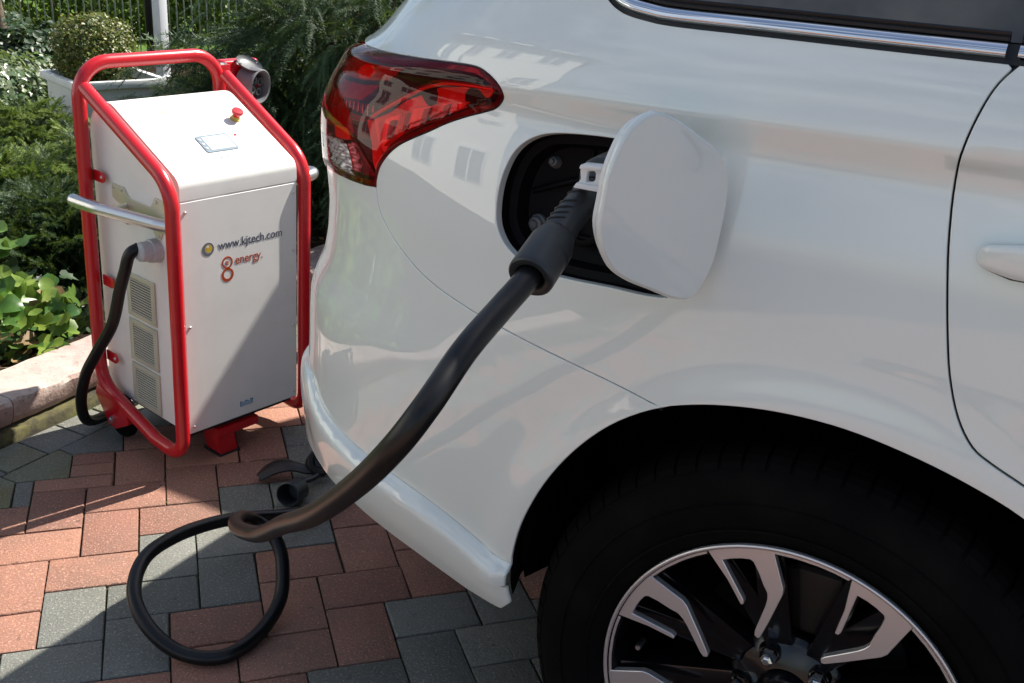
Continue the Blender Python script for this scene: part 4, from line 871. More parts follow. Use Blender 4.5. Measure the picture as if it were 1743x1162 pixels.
for (y, z) in [(.31, .555), (.31, .10), (-.012, .38), (.30, .30)]:
    prism('frame_lug', ([(y+.012*0+.012, z-.013)]+[(y-.024+.013*math.sin(t_), z-.013*math.cos(t_)) for t_ in np.linspace(0, -math.pi, 9)]+[(y+.012, z+.013)]) if y > .2 else [(y-.005, z-.011)]+[(y+.014-.011*math.sin(t_), z-.011*math.cos(t_)) for t_ in np.linspace(0, -math.pi, 7)]+[(y-.005, z+.011)], -.0145, -.0105, lambda a, b, t: (t, a, b), M_red, unit, bev=.001)
def screw(p, ax, r_=.0042, m=M_steel, h=.003):
    lathe('screw', [(0, h), (r_*.6, h), (r_, h*.35), (r_*1.02, 0)], m, unit, 14, .7, origin=p, axis=ax)
for p in [(.0115, 0, .538), (.3055, 0, .538), (.3055, 0, .395), (.3055, 0, .20), (.3055, 0, .018), (.0115, 0, .27), (.0115, 0, .018)]: screw((p[0], -.0022, p[2]), (0, -1, 0), .0038, M_steel)
for y, z in [(.297, .556), (.296, .10)]: screw((-.0145, y-.012, z), (-1, 0, 0), .0045, M_steel)
# handle brackets and bars on both cheeks
for sgn, x0 in ((-1, 0.0), (1, UW)):
    def bfr(y, z, t, x0=x0, sgn=sgn): return (x0+sgn*t, y, z)
    bk = [(.262, .553), (.262, .520), (.246, .513), (.226, .510), (.226, .485), (.220, .470), (.208, .466), (.199, .474), (.197, .492), (.185, .500), (.110, .497), (.100, .478), (.088, .462), (.074, .464), (.066, .480), (.040, .492), (.040, .556), (.090, .558), (.098, .545), (.108, .532), (.190, .532), (.203, .542), (.213, .553)]
    prism('handle_bracket', [(a, b-.006) for a, b in bk], .0004, .0035, bfr, M_bracket, unit, bev=.0006, seg=1)
    for y, z in [(.254, .540), (.220, .541), (.210, .469), (.082, .546), (.078, .468), (.05, .50)]: screw((x0+sgn*.0035, y, z-.001), (sgn, 0, 0), .0042, M_steel)
    if sgn < 0: hb = fillet([(x0+sgn*.003, .040, .499), (x0+sgn*.018, .066, .501), (x0+sgn*.076, .205, .513), (x0+sgn*.090, .278, .516), (x0+sgn*.078, .288, .5155)], [.03, .10, .008], 8)
    else: hb = fillet([(x0+.003, .262, .511), (x0+.018, .235, .515), (x0+.080, .110, .552), (x0+.098, .040, .562), (x0+.040, .020, .560), (x0+.003, .045, .556)], [.03, .10, .030, .02], 8)
    tube('carry_handle', hb, [.0145]*(len(hb)-3)+[.0135, .0105, .005] if sgn < 0 else .0145, M_steel, unit, 18)
    tube('handle_stay', [(x0+sgn*.003, .205, .505), (x0+sgn*.045, .19, .509), (x0+sgn*.060, .17, .509)], .008, M_steel, unit, 12)
# vents with louvres
for z0, z1 in ((.236, .345), (.120, .228), (.004, .112)):
    y0, y1 = .110, .226
    v = prism('vent', [(y0, z0), (y1, z0), (y1, z1), (y0, z1)], .0004, .0045, lambda y, z, t: (-t, y, z), M_vent, unit, bev=.0012, seg=2, holes=[[(y0+.016, z0+.012), (y1-.016, z0+.012), (y1-.016, z1-.012), (y0+.016, z1-.012)]])
    obj('vent_mesh', [(-.0006, y0+.014, z0+.010), (-.0006, y1-.014, z0+.010), (-.0006, y1-.014, z1-.010), (-.0006, y0+.014, z1-.010)], [(0, 1, 2, 3)], M_dark, v, False)
    for k in range(13):
        zz = z0+.0155+k*(z1-z0-.031)/12; V = [(-.0020, y0+.015, zz+.0014), (-.0044, y0+.015, zz-.0004), (-.0044, y1-.015, zz-.0004), (-.0020, y1-.015, zz+.0014), (-.0020, y0+.015, zz+.0006), (-.0042, y0+.015, zz-.0012), (-.0042, y1-.015, zz-.0012), (-.0020, y1-.015, zz+.0006)]
        obj('louvre', V, [(0, 1, 2, 3), (4, 7, 6, 5), (1, 5, 6, 2), (0, 3, 7, 4)], M_vent, v, False)
    for yy, zz in ((y0+.006, z0+.006), (y1-.006, z0+.006), (y0+.006, z1-.006), (y1-.006, z1-.006)): lathe('rivet', [(0, .0016), (.0022, .001), (.0026, 0)], M_vent, v, 10, .8, origin=(-.0045, yy, zz), axis=(-1, 0, 0))
lathe('cable_gland', [(.0, .048), (.0165, .048), (.0215, .044), (.0230, .036), (.0230, .022), (.0265, .021), (.0275, .018), (.0275, .004), (.029, .003), (.029, 0)], M_gland, unit, 12, .5, origin=(-.0005, .094, .430), axis=(-1, 0, .08))
# lid fittings: display, button, lights
sl_ = (.735-.608)/.262; la = math.atan(sl_); ly = lambda t: .0+t*math.cos(la); 
LM = Matrix(((1, 0, 0, 0), (0, math.cos(la), -math.sin(la), 0), (0, math.sin(la), math.cos(la), .6105), (0, 0, 0, 1)))
def lfr(x, y, t): v = LM @ Vector((x, y, t)); return (v.x, v.y, v.z)
def rrect(x0, x1, y0, y1, r_): return fillet([((x0+x1)/2, y0), (x1, y0), (x1, y1), (x0, y1), (x0, y0), ((x0+x1)/2, y0)], r_, 5)[:-1].tolist()
dsp = prism('display_bezel', rrect(.120, .205, .070, .128, .006), .0002, .002, lfr, M_bez, unit, bev=.0006, seg=1)
prism('display_screen', rrect(.134, .200, .076, .122, .002), .002, .0026, lfr, M_lcd, dsp, bev=.0003, seg=1)
for k in range(3): prism('display_key', circ(.1265, .084+.015*k, .0035, 14), .002, .0030, lfr, M_gland, dsp)
for k in range(4): prism('indicator_light', circ(.145+.018*k, .052, .0028, 12), .0, .0016, lfr, M_btn, unit)
prism('indicator_light', circ(.225, .118, .0035, 12), .0, .0016, lfr, M_red, unit)
bp_ = LM @ Vector((.262, .172, 0)); bn = (LM.to_3x3() @ Vector((0, 0, 1)))
lathe('stop_button_base', [(0.0125, 0), (.0125, .003), (.0105, .004), (.009, .009)], M_yeld, unit, 28, .6, origin=bp_, axis=bn)
lathe('stop_button', [(.0085, .006), (.0088, .010), (.0105, .013), (.0135, .018), (.0140, .022), (.0125, .025), (0, .026)], M_red, unit, 28, .9, origin=bp_, axis=bn)
prism('label_patch', circ(.10, .225, .007, 18), .0003, .0006, lfr, mat('pale_yellow', (.75, .72, .30), .5), unit)
# printing on the front
FM = Matrix(((1, 0, 0, 0), (0, 0, -1, -.0006), (0, 1, 0, 0), (0, 0, 0, 1)))
def FMt(x, z, sx=1): return Matrix.Translation((x, -.0026, z)) @ Matrix(((1, 0, 0, 0), (0, 0, -1, 0), (0, 1, 0, 0), (0, 0, 0, 1)))
text('web_address', 'www.kjtech.com', .0292, FMt(.0935, .4375), M_ink, unit, .0002, xs=.905)
text('energy_word', 'energy.', .0310, FMt(.1375, .3945), M_orange, unit, .0002, xs=.86)
def ffr2(x, z, t): return (x, -t-.0020, z)
prism('round_logo', circ(.0665, .4445, .0155, 40), .0003, .0007, ffr2, M_inkg, unit, holes=[circ(.0680, .4452, .0100, 32)])
prism('round_logo_core', circ(.0682, .4455, .0086, 32), .0003, .0007, ffr2, M_yel, unit)
prism('round_logo_mark', circ(.0655, .4500, .0030, 16), .0007, .0009, ffr2, M_case, unit)
prism('figure_logo_ring', circ(.1165, .4030, .0148, 40), .0003, .0007, ffr2, M_orange, unit, holes=[circ(.1165, .4030, .0108, 36)])
prism('figure_logo_ring', circ(.1165, .3735, .0165, 40), .0003, .0007, ffr2, M_orange, unit, holes=[circ(.1165, .3745, .0105, 36)])
text('figure_logo_letter', 'e', .0200, FMt(.1102, .3978), M_orange, unit, .0003, xs=1.15)
prism('blue_sticker', [(.142, .026), (.178, .026), (.180, .040), (.172, .040), (.170, .036), (.160, .040), (.150, .036), (.146, .040), (.142, .040)], .0003, .0007, ffr2, M_blue, unit)
for k in range(4): prism('sticker_line', [(.144, .0270+k*.0028), (.176, .0270+k*.0028), (.176, .0280+k*.0028), (.144, .0280+k*.0028)], .0007, .0009, ffr2, M_case, unit)
# rear socket box on the frame
bx = empty('socket_box', None, None); bx.parent = unit
bm = box_bm(.372, .484, .345, .388, .664, .782, 0)
for v in bm.verts:
    if v.co.z > .7 and v.co.y < .36: v.co.y += .008
bevelled(bm, .010, 3); autosm(bmobj('box_body', bm, M_red, bx), .7)
sx_, sz_ = .440, .722
axn = np.array([.30, -.95, -.05]); axn /= np.linalg.norm(axn)
lathe('socket_shroud', [(.046, 0), (.045, .03), (.044, .046), (.041, .048), (.037, .046), (.036, .012), (0, .012)], mat('dark_grey_plastic', (.14, .14, .15), .4), bx, 40, .7, origin=(sx_, .352, sz_), axis=axn)
for k in range(4):
    a = k*math.pi/2+.5; c_ = np.array([sx_, .352, sz_])+axn*.012+np.array([.95, .30, 0])*.018*math.cos(a)+np.array([0, 0, 1])*.018*math.sin(a)
    lathe('socket_pin', [(.0095, 0), (.0095, .022), (.0075, .022), (.0075, .002), (0, .002)], M_sockgrey, bx, 20, .7, origin=c_, axis=axn)
lathe('shroud_lid', [(0, 0), (.02, .001), (.03, .004), (.034, .010)], M_sockgrey, bx, 20, .7, origin=(sx_-.004, .335, sz_+.046), axis=(.1, -.5, 1))
for p in [(.372, .345, .774), (.470, .343, .772), (.415, .343, .773), (.374, .345, .672), (.43, .345, .672)]: lathe('box_screw', [(0, .005), (.0045, .005), (.0055, .002), (.0055, -.01)], M_steel, bx, 8, .6, origin=p, axis=(0, -1, 0))
prism('mounting_plate', [(.358, .64), (.385, .64), (.385, .775), (.358, .775)], .338, .344, lambda x, z, t: (x, t, z), M_red, unit, bev=.001)
# foot and castor
bm = box_bm(.085, .205, .01, .085, -.045, -.022, .003); autosm(bmobj('front_foot', bm, M_red, unit))
bm = box_bm(.085, .135, .015, .075, -.098, -.040, .003)
for v in bm.verts:
    if v.co.z < -.06: v.co.x += .010
autosm(bmobj('front_foot', bm, M_red, unit)); box('foot_pad', .09, .15, .012, .082, -.103, -.096, M_dark, unit, .002)
for xw in (-.034, UW+.034):
    cw = empty('castor', None, None); cw.parent = unit; yw, zw = .262, -.045
    s_ = -1 if xw < 0 else 1
    prism('castor_fork', fillet([(yw+.06, zw+.075), (yw+.07, zw+.045), (yw+.018, zw-.020), (yw-.012, zw-.024), (yw-.075, zw+.010), (yw-.055, zw+.045), (yw+.06, zw+.075)], [.01, .015, .014, .01, .01], 4).tolist()[:-1], xw-.002 if s_ > 0 else xw-.012, xw+.012 if s_ > 0 else xw+.002, lambda y, z, t: (t, y, z), M_red, cw, bev=.0015)
    lathe('castor_wheel', [(0, -.012), (.030, -.012), (.052, -.011), (.056, -.006), (.056, .006), (.052, .011), (.030, .012), (0, .012)], M_rubber, cw, 36, .7, origin=(xw-s_*.018, yw, zw), axis=(1, 0, 0))
    lathe('axle_bolt', [(0, .009), (.004, .009), (.006, .006), (.0095, .005), (.0095, 0)], M_steel, cw, 6, .5, origin=(xw+s_*.012, yw-.002, zw), axis=(s_, 0, 0))

# ================================================================== CABLE + CONNECTOR
cable = empty('charging_cable', 'thick black cable from the charging unit, looped on the paving and plugged into the car', 'cable')
CP = [(-.070, 2.395, .544), (-.092, 2.392, .530), (-.105, 2.397, .49), (-.120, 2.41, .44), (-.143, 2.438, .351), (-.185, 2.479, .265), (-.219, 2.516, .191), (-.236, 2.54, .109), (-.226, 2.575, .045), (-.17, 2.68, .016), (-.02, 2.86, .014), (.20, 2.99, .014), (.42, 2.93, .014), (.60, 2.76, .014), (.66, 2.60, .014), (0.5946, 2.5386, 0.014), (0.4768, 2.3476, 0.014), (0.3756, 2.1966, 0.015), (0.277, 2.0717, 0.03), (0.1927, 2.0003, 0.062), (0.1235, 1.9668, 0.085), (0.052, 1.9385, 0.1), (-0.0282, 1.8861, 0.11), (-0.0871, 1.8274, 0.105), (-0.1064, 1.7456, 0.085), (-0.0812, 1.6813, 0.05), (-0.0284, 1.6375, 0.02), (0.0413, 1.6205, 0.014), (0.1074, 1.6694, 0.016), (0.1532, 1.7358, 0.035), (0.1651, 1.787, 0.075), (0.1613, 1.8186, 0.105), (0.1447, 1.838, 0.13), (0.1156, 1.8425, 0.155), (0.0905, 1.8044, 0.185), (0.0778, 1.7217, 0.225), (0.0785, 1.6197, 0.275), (0.0901, 1.5228, 0.325), (0.1042, 1.4371, 0.375)]
CP += [(.1200, 1.255, .500), (.1345, 1.0665, .6249), (.1605, .9423, .7286), (.1831, .8659, .8082), (.213, .8583, .8545), (.2572, .8977, .8889), (.3047, .9468, .9085), (.3327, .9715, .9221), (.3531, .9911, .931), (.366, 1.003, .938)]
cable_pts = spline(CP, 9); tube('cable_jacket', cable_pts, .0135, M_cable, cable, 20)
CMi = np.array(CM)
def cw(s, Y, z): return (CMi @ np.array([s, -Y, z, 1]))[:3]
gp = spline([cw(*p) for p in [(-.285, -.035, 1.000), (-.288, .03, .998), (-.290, .065, .990), (-.291, .12, .969), (-.289, .155, .952), (-.287, .175, .943)]], 10)
gr = np.interp(np.linspace(0, 1, len(gp)), [0, .25, .3, .6, .78, .86, 1], [.030, .030, .0175, .0180, .0195, .0235, .0245])
V, F = tube_vf(gp, gr, 28); autosm(obj('connector_grip', V, F, M_grip, cable), .8)
for i in range(9):
    t = .36+.045*i; k = int(t*(len(gp)-1)); p = gp[k]; T_ = gp[k+1]-gp[k]; T_ /= np.linalg.norm(T_); side_ = np.cross(T_, [0, 0, 1]); side_ /= np.linalg.norm(side_); upv = np.cross(side_, T_)
    for s0, s1 in ((.15*math.pi, .62*math.pi), (-.22*math.pi, .02*math.pi)):
        a = np.linspace(s0, s1, 9); rr = gr[k]+.0002; P = [p+T_*(.004*math.sin((x-s0)/(s1-s0)*math.pi))+side_*rr*math.cos(x)+upv*rr*math.sin(x) for x in a]; tube('grip_rib', P, [.0006]+[.0014]*7+[.0006], M_seal, cable, 6)
e0, e1 = cw(-.2895, .158, .9505), cw(-.287, .210, .9285); axs = e0-e1; ln_ = np.linalg.norm(axs); axs = axs/ln_
lathe('connector_sleeve', [(.0150, .012), (.0155, .002), (.0175, .0), (.0235, .0), (.0252, .002), (.0255, .006), (.0250, ln_), (.0215, ln_+.012), (.018, ln_+.018)], M_grip, cable, 40, .8, origin=e1, axis=axs)
# --- cap assembly lying on the paving
cap = empty('connector_cap', 'black rubber connector cap with a curved flap lying on the paving below the bumper corner', 'cap')
cp0 = np.array([.228, 2.150, .030]); ax_ = np.array([-.55, -.80, .22]); ax_ /= np.linalg.norm(ax_)
lathe('cap_cup', [(.0, -.030), (.020, -.030), (.026, -.024), (.028, .012), (.029, .028), (.026, .030), (.0235, .026), (.022, -.018), (0, -.02)], M_grip, cap, 36, .7, origin=cp0, axis=ax_)
cp1 = np.array([.300, 2.245, .045]); ax2 = np.array([.1, -.75, .65]); ax2 /= np.linalg.norm(ax2)
lathe('cap_ring', [(.016, -.012), (.016, .010), (.020, .014), (.029, .014), (.032, .010), (.032, -.010), (.027, -.014), (.018, -.014)], M_seal, cap, 40, .7, origin=cp1, axis=ax2, closed=True)
lathe('cap_plug', [(0, .008), (.013, .008), (.015, .004), (.015, -.010)], M_grip, cap, 30, .7, origin=cp1, axis=ax2)
tube('cap_strap', spline([cp1+(.0, .03, -.005), cp1+(-.005, -.02, -.018), cp0+(.03, .03, .006), cp0+(.01, .015, .010)], 6), .007, M_grip, cap, 10)
bl = spline([(.298, 2.236, .030), (.262, 2.246, .034), (.225, 2.262, .040), (.190, 2.268, .030), (.158, 2.262, .012)], 6); V = []; F = []; nb_ = len(bl)
for i, p in enumerate(bl):
    t = i/(nb_-1); w_ = .012+.018*math.sin(min(1, t*1.4)*math.pi*.62)*(1-t**6)
    for k in range(7):
        a = k/6*2-1; V.append((p[0]-.2*w_*a, p[1]+w_*a, p[2]+.010*(1-a*a)))
    for k in range(7):
        a = 1-k/6*2; V.append((p[0]-.2*w_*a, p[1]+w_*a, p[2]+.010*(1-a*a)-.004))
for i in range(nb_-1):
    for k in range(14): k2 = (k+1) % 14; F.append((i*14+k, i*14+k2, (i+1)*14+k2, (i+1)*14+k))
F += [tuple(range(14)), tuple((nb_-1)*14+k for k in range(13, -1, -1))]
bm = bmesh.new(); vv = [bm.verts.new(v) for v in V]; [bm.faces.new([vv[i] for i in f]) for f in F]; bmesh.ops.recalc_face_normals(bm, faces=bm.faces); autosm(bmobj('cap_flap', bm, M_seal, cap), .8)
tube('cap_post', [cp1+(.0, .0, -.01), cp1+(.012, .045, .02), cp1+(.02, .08, .035)], .013, M_grip, cap, 14)

# ================================================================== GARDEN
def twig(n, L=1., nl=.16, w=.018, spread=.9, curve=.0, side=0):
    """spray along +x: thin needles round a stem (unit length)"""
    V = []; F = []
    for i in range(n):
        t = (i+.5)/n*L; a = i*2.399+rng.uniform(-.3, .3); b = spread*rng.uniform(.7, 1.2)
        c0 = np.array([t, 0, -curve*t*t]); d = np.array([math.cos(b), math.sin(b)*math.cos(a), math.sin(b)*math.sin(a)*.8]); l = nl*rng.uniform(.7, 1.15)*(1.1-.5*t/L)
        s = np.cross(d, [0, 0, 1.]); s /= np.linalg.norm(s)+1e-6; b0 = len(V); V += [c0-s*w/2, c0+s*w/2, c0+d*l]; F.append((b0, b0+1, b0+2))
    for k in range(4):
        t0, t1 = k/4*L, (k+1)/4*L; b0 = len(V); V += [np.array([t0, -w*.5, -curve*t0*t0]), np.array([t0, w*.5, -curve*t0*t0]), np.array([t1, 0, -curve*t1*t1])]; F.append((b0, b0+1, b0+2))
    return np.array(V), np.array(F)
def sprays(name, pos, dirs, size, tw, m, parent, kind='stuff'):
    Vs = []; Fs = []; o_ = 0; n = len(pos); pick = rng.integers(0, len(tw), n)
    up_ = rdir(n)*.6+np.array([0, 0, 1.]); Rm = rot_basis(dirs, up_)
    for k, (T, Fc) in enumerate(tw):
        i = pick == k
        if not i.any(): continue
        V, F = scatter(T, Fc, pos[i], Rm[i], size[i]); Vs.append(V); Fs.append(F+o_); o_ += len(V)
    return link(name, bigmesh(name, np.vstack(Vs), np.vstack(Fs), m), parent, kind)
def ivy_template(lobes=True):
    o2 = [(0, 0), (-.16, -.10), (-.42, -.02), (-.50, .22), (-.30, .36), (-.34, .62), (-.16, .62), (0, 1.0), (.16, .62), (.34, .62), (.30, .36), (.50, .22), (.42, -.02), (.16, -.10)]
    if not lobes: o2 = [(0, 0), (-.22, .06), (-.40, .25), (-.42, .48), (-.28, .74), (0, 1.0), (.28, .74), (.42, .48), (.40, .25), (.22, .06)]
    V = [(y, x, .22*abs(x)-.18*y*y) for x, y in o2]+[(.38, 0, -.05)]; n = len(o2); return np.array(V), np.array([(n, i, (i+1) % n) for i in range(n)])
IV = ivy_template(); IV2 = ivy_template(False)
LFS = (np.array([(0, 0, 0), (.45, -.30, .06), (1, 0, -.05), (.45, .30, .06)]), np.array([(0, 1, 2), (0, 2, 3)]))
def leaves(name, pos, nrm, size, tpl, m, parent, kind='stuff'):
    n = len(pos); d = np.cross(nrm, rdir(n)); Rm = rot_basis(d, nrm+rdir(n)*.15); V, F = scatter(tpl[0], tpl[1], pos, Rm, size); return link(name, bigmesh(name, V, F, m), parent, kind)
TJ = [twig(34, 1, .34, .070, .85, rng.uniform(-.1, .2)) for _ in range(4)]
TI = [twig(40, 1, .24, .040, 1.0, .2) for _ in range(3)]
TC = [twig(72, 1, .17, .020, 1.0, rng.uniform(.1, .5)) for _ in range(5)]
def ell(n, c_, r_, inner=.6, top=True):
    d = rdir(n); 
    if top: d[:, 2] = np.abs(d[:, 2])*1.0-.15
    d /= np.linalg.norm(d, axis=1)[:, None]; k = rng.uniform(inner, 1, n)**.6; lump = 1+.16*np.sin(d[:, 0]*7+c_[0]*3)*np.cos(d[:, 1]*6+c_[1])+.08*np.sin(d[:, 2]*11+d[:, 0]*9)
    return np.array(c_)+d*np.array(r_)*(k*lump)[:, None], d
def clumps(n, c_, r_, per, spread, hang, out, rise, size, top=True, minz=.09):
    """tufts gathered in clumps over an ellipsoid -> positions, directions, sizes"""
    p, d = ell(n, c_, r_, .55, top); pos = []; dr = []; sz = []
    for i in range(n):
        k = int(per*rng.uniform(.6, 1.3)); q = p[i]+rng.normal(size=(k, 3))*np.array([spread, spread, spread*.45]); q[:, 2] -= np.abs(rng.normal(size=k))*hang
        dd_ = d[i]*np.array([1, 1, .4])*out+rng.normal(size=(k, 3))*.38+np.array([0, 0, rise]); pos.append(q); dr.append(dd_); sz.append(rng.uniform(*size, k)*rng.uniform(.8, 1.2))
    pos = np.vstack(pos); pos[:, 2] = np.maximum(pos[:, 2], minz); return pos, np.vstack(dr), np.concatenate(sz)
def plumes(n, c_, r_, per, L, w, tilt, size, hang=0., top=True, minz=.09, fan=.75):
    """feathery branch plumes whose tips lie on an ellipsoid"""
    p, d = ell(n, c_, r_, .80, top); h = d*np.array([1, 1, .35]); h[:, 2] += tilt; h += rng.normal(size=h.shape)*.22; h /= np.linalg.norm(h, axis=1)[:, None]
    k = per; t = rng.uniform(0, 1, (n, k))**.8; LL = L*rng.uniform(.7, 1.25, (n, 1)); lat = np.cross(h, [0, 0, 1.]); lat /= np.linalg.norm(lat, axis=1)[:, None]+1e-6; upn = np.cross(lat, h)
    a = rng.uniform(-1, 1, (n, k)); ww = w*(1.05-t)*rng.uniform(.8, 1.2, (n, 1))
    pos = p[:, None]-h[:, None]*(LL*(1-t))[..., None]+lat[:, None]*(a*ww)[..., None]+upn[:, None]*(rng.normal(size=(n, k))*ww*.22)[..., None]
    pos[..., 2] -= hang*np.abs(rng.normal(size=(n, k)))+.25*LL*t*t*(hang > 0)
    dd_ = h[:, None]*.9+lat[:, None]*(np.sign(a)*fan*rng.uniform(.4, 1.2, (n, k)))[..., None]+rng.normal(size=(n, k, 3))*.18; dd_[..., 2] -= hang*9
    pos = pos.reshape(-1, 3); pos[:, 2] = np.maximum(pos[:, 2], minz); return pos, dd_.reshape(-1, 3), rng.uniform(*size, n*k)*np.repeat(rng.uniform(.85, 1.2, n), k)
def needle_shrub(name, label, cat, c_, r_, n, m, size=(.05, .09), group=None, rise=.12, core=M_jun2):
    e = empty(name, label, cat, group, Matrix.Translation((c_[0], c_[1], 0))); off = np.array([c_[0], c_[1], 0])
    p, d, sz = plumes(n//46, c_, r_, 46, .17, .045, rise, size); sprays('foliage', p-off, d, sz, TJ, m, e)
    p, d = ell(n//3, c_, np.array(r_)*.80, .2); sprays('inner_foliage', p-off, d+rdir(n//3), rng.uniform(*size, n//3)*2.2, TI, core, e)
    for k in range(7):
        a = rng.uniform(0, 6.28); q = np.array(c_)+np.array([math.cos(a)*r_[0], math.sin(a)*r_[1], r_[2]*.3])*.7
        tube('branch', spline([np.array([c_[0], c_[1], .02])-off, (np.array(c_)+q)/2-off+(0, 0, -.02), q-off], 4), [.008]*4+[.006]*4+[.003], M_bark, e, 6)
    return e
def leafy(name, label, cat, c_, r_, n, m, size, tpl=LFS, group=None, kind='stuff', stem=True):
    e = empty(name, label, cat, group, Matrix.Translation((c_[0], c_[1], 0))); off = np.array([c_[0], c_[1], 0])
    p, d = ell(n, c_, r_, .5, False); nn = d*.6+np.array([.3, .0, .5])+rdir(n)*.6; leaves('foliage', p-off, nn, rng.uniform(*size, n), tpl, m, e)
    if stem: tube('stem', [(0, 0, -.02), (0.01, .0, c_[2]*.6), (0, 0, c_[2])], .02, M_bark, e, 8)
    return e
mo_ = np.repeat(MOSS, 7, 0)+rng.normal(size=(len(MOSS)*7, 3))*np.array([.003, .003, .001]); moss = leaves('moss', mo_, np.array([0, 0, 1.])+rng.normal(size=mo_.shape)*.9, rng.uniform(.003, .008, len(mo_)), LFS, M_bg, pavement)
# near ivy: the largest leaves one by one, the rest joined
ivy = empty('ivy', 'bright green broad-leaved ivy spilling to the kerb left of the charging unit', 'ivy plant')
def ivy_pos(n, s0, s1, d0, d1, hz):
    s = rng.uniform(s0, s1, n); d = rng.uniform(d0, d1, n); x = K0[0]+KD[0]*s+KN[0]*d; y = K0[1]+KD[1]*s+KN[1]*d
    z = np.array([bedz(a, b) for a, b in zip(x, y)])+rng.uniform(0, 1, n)**.7*hz*(.35+.65*np.clip((d-d0)/.25, 0, 1)); return np.stack([x, y, z], 1)
SH = np.array([-.1, -.45, .75])
meI = [[], []]
for q_, tpl in enumerate((IV, IV2)):
    for k in range(4):
        V = tpl[0].copy(); V[:, 2] += .16*np.sin(V[:, 0]*3.4+k*1.7)+.10*V[:, 1]*(k-1.5)+.10*np.abs(V[:, 1]); F = tpl[1]
        for mi_, m in enumerate((M_ivy, M_ivyd)): me = bigmesh('leaf', V, F, m); me.polygons.foreach_set('use_smooth', [True]*len(F)); meI[mi_].append(me)
P = ivy_pos(1700, -1.1, .50, .19, .95, .27); scr = [-inview(p[:2]) for p in P]; order = np.argsort(scr)
for j, i in enumerate(order[:280]):
    ob = link('leaf', meI[1 if rng.random() < .11 else 0][int(rng.integers(0, 8))], ivy); nrm = SH+rng.normal(size=3)*.38; x_ = np.cross(nrm, rng.normal(size=3)+np.array([0, 0, 2.]))
    Mx = rot_basis(x_[None], nrm[None])[0]; sz = rng.uniform(.045, .085)
    ob.matrix_world = Matrix([list(Mx[r_]*sz)+[P[i][r_]] for r_ in range(3)]+[[0, 0, 0, 1]])
P2 = P[order[280:]]; leaves('foliage', P2, SH+rng.normal(size=P2.shape)*.4, rng.uniform(.04, .08, len(P2)), IV, M_ivy, ivy)
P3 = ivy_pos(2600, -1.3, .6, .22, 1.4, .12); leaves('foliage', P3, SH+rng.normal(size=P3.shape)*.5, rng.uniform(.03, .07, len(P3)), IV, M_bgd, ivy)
for k in range(26):
    p0 = ivy_pos(1, -.9, .4, .12, .26, .02)[0]; p1 = p0+np.array([rng.uniform(-.12, .12), rng.uniform(-.05, .14), rng.uniform(-.01, .05)]); ob = tube('dry_stem', spline([p0, (p0+p1)/2+(0, 0, .012), p1], 4), .0014, M_bark, ivy, 5)
litter = leaves('leaf_litter', ivy_pos(700, -2.5, 3.0, .20, .9, .008)-np.array([0, 0, 0.0]), np.array([0, 0, 1.])+rng.normal(size=(700, 3))*.25, rng.uniform(.015, .04, 700), LFS, M_ivyd, None)
props(litter, None, None, None, 'stuff')
# far ivy, pale glinting
leafy('ivy', 'pale glinting small-leaved ivy mound at the far left of the garden', 'ivy plant', (-.93, 6.3, .10), (.66, .8, .33), 9000, M_ivy2, (.022, .042), IV2, stem=False)
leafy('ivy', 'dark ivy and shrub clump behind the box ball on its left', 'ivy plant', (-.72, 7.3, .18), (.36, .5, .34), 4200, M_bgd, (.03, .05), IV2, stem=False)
needle_shrub('juniper_shrub', 'low yellow-green juniper in sun in front of the far ivy', 'shrub', (-.72, 5.15, .15), (.50, .45, .24), 9000, M_jun, (.022, .042))
needle_shrub('juniper_shrub', 'sunlit feathery juniper just left of the charging unit frame', 'shrub', (-.58, 4.35, .13), (.42, .42, .22), 9000, M_jun, (.022, .042))
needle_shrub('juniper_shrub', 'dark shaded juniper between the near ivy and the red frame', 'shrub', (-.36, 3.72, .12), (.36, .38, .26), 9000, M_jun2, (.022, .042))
needle_shrub('juniper_shrub', 'bright green juniper growing under the white planter', 'shrub', (-.05, 4.75, .16), (.50, .35, .24), 9000, M_jun, (.022, .042))
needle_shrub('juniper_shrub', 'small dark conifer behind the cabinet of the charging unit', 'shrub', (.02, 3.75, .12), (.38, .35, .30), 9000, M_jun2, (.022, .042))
# planter with clipped ball
pl = empty('planter', 'square white planter holding the clipped ball shrub', 'planter', None, Matrix.Translation((-.27, 5.62, bedz(-.27, 5.62)-.02)) @ Matrix.Rotation(R(24), 4, 'Z'))
zt = .44-(bedz(-.27, 5.62)-.02); hw = .215
bm = bmesh.new(); prf = [(hw-.03, 0), (hw-.012, .03), (hw-.012, zt-.045), (hw+.012, zt-.035), (hw+.012, zt), (hw-.02, zt), (hw-.024, zt-.05), (0.001, zt-.05)]
rings = []
for r_, z_ in prf: rings.append([bm.verts.new((sx*r_, sy*r_, z_)) for sx, sy in ((-1, -1), (1, -1), (1, 1), (-1, 1))])
for a, b in zip(rings[:-1], rings[1:]):
    for k in range(4): bm.faces.new((a[k], a[(k+1) % 4], b[(k+1) % 4], b[k]))
bmesh.ops.recalc_face_normals(bm, faces=bm.faces); bevelled(bm, .004, 2); autosm(bmobj('planter_box', bm, M_planter, pl), .5)
box('compost', -hw+.03, hw-.03, -hw+.03, hw-.03, zt-.06, zt-.04, M_soil, pl)
ball = empty('ball_shrub', 'clipped round box shrub with bronzed leaves in the white planter', 'shrub', None, Matrix.Translation((-.30, 5.62, .40)))
d = rdir(9500); P = np.array([0, 0, .145])+d*np.array([.195, .195, .175])*(rng.uniform(.74, 1.05, 9500)*(1+.10*np.sin(d[:, 0]*9+1)*np.cos(d[:, 2]*8)+.05*np.sin(d[:, 1]*17)))[:, None]
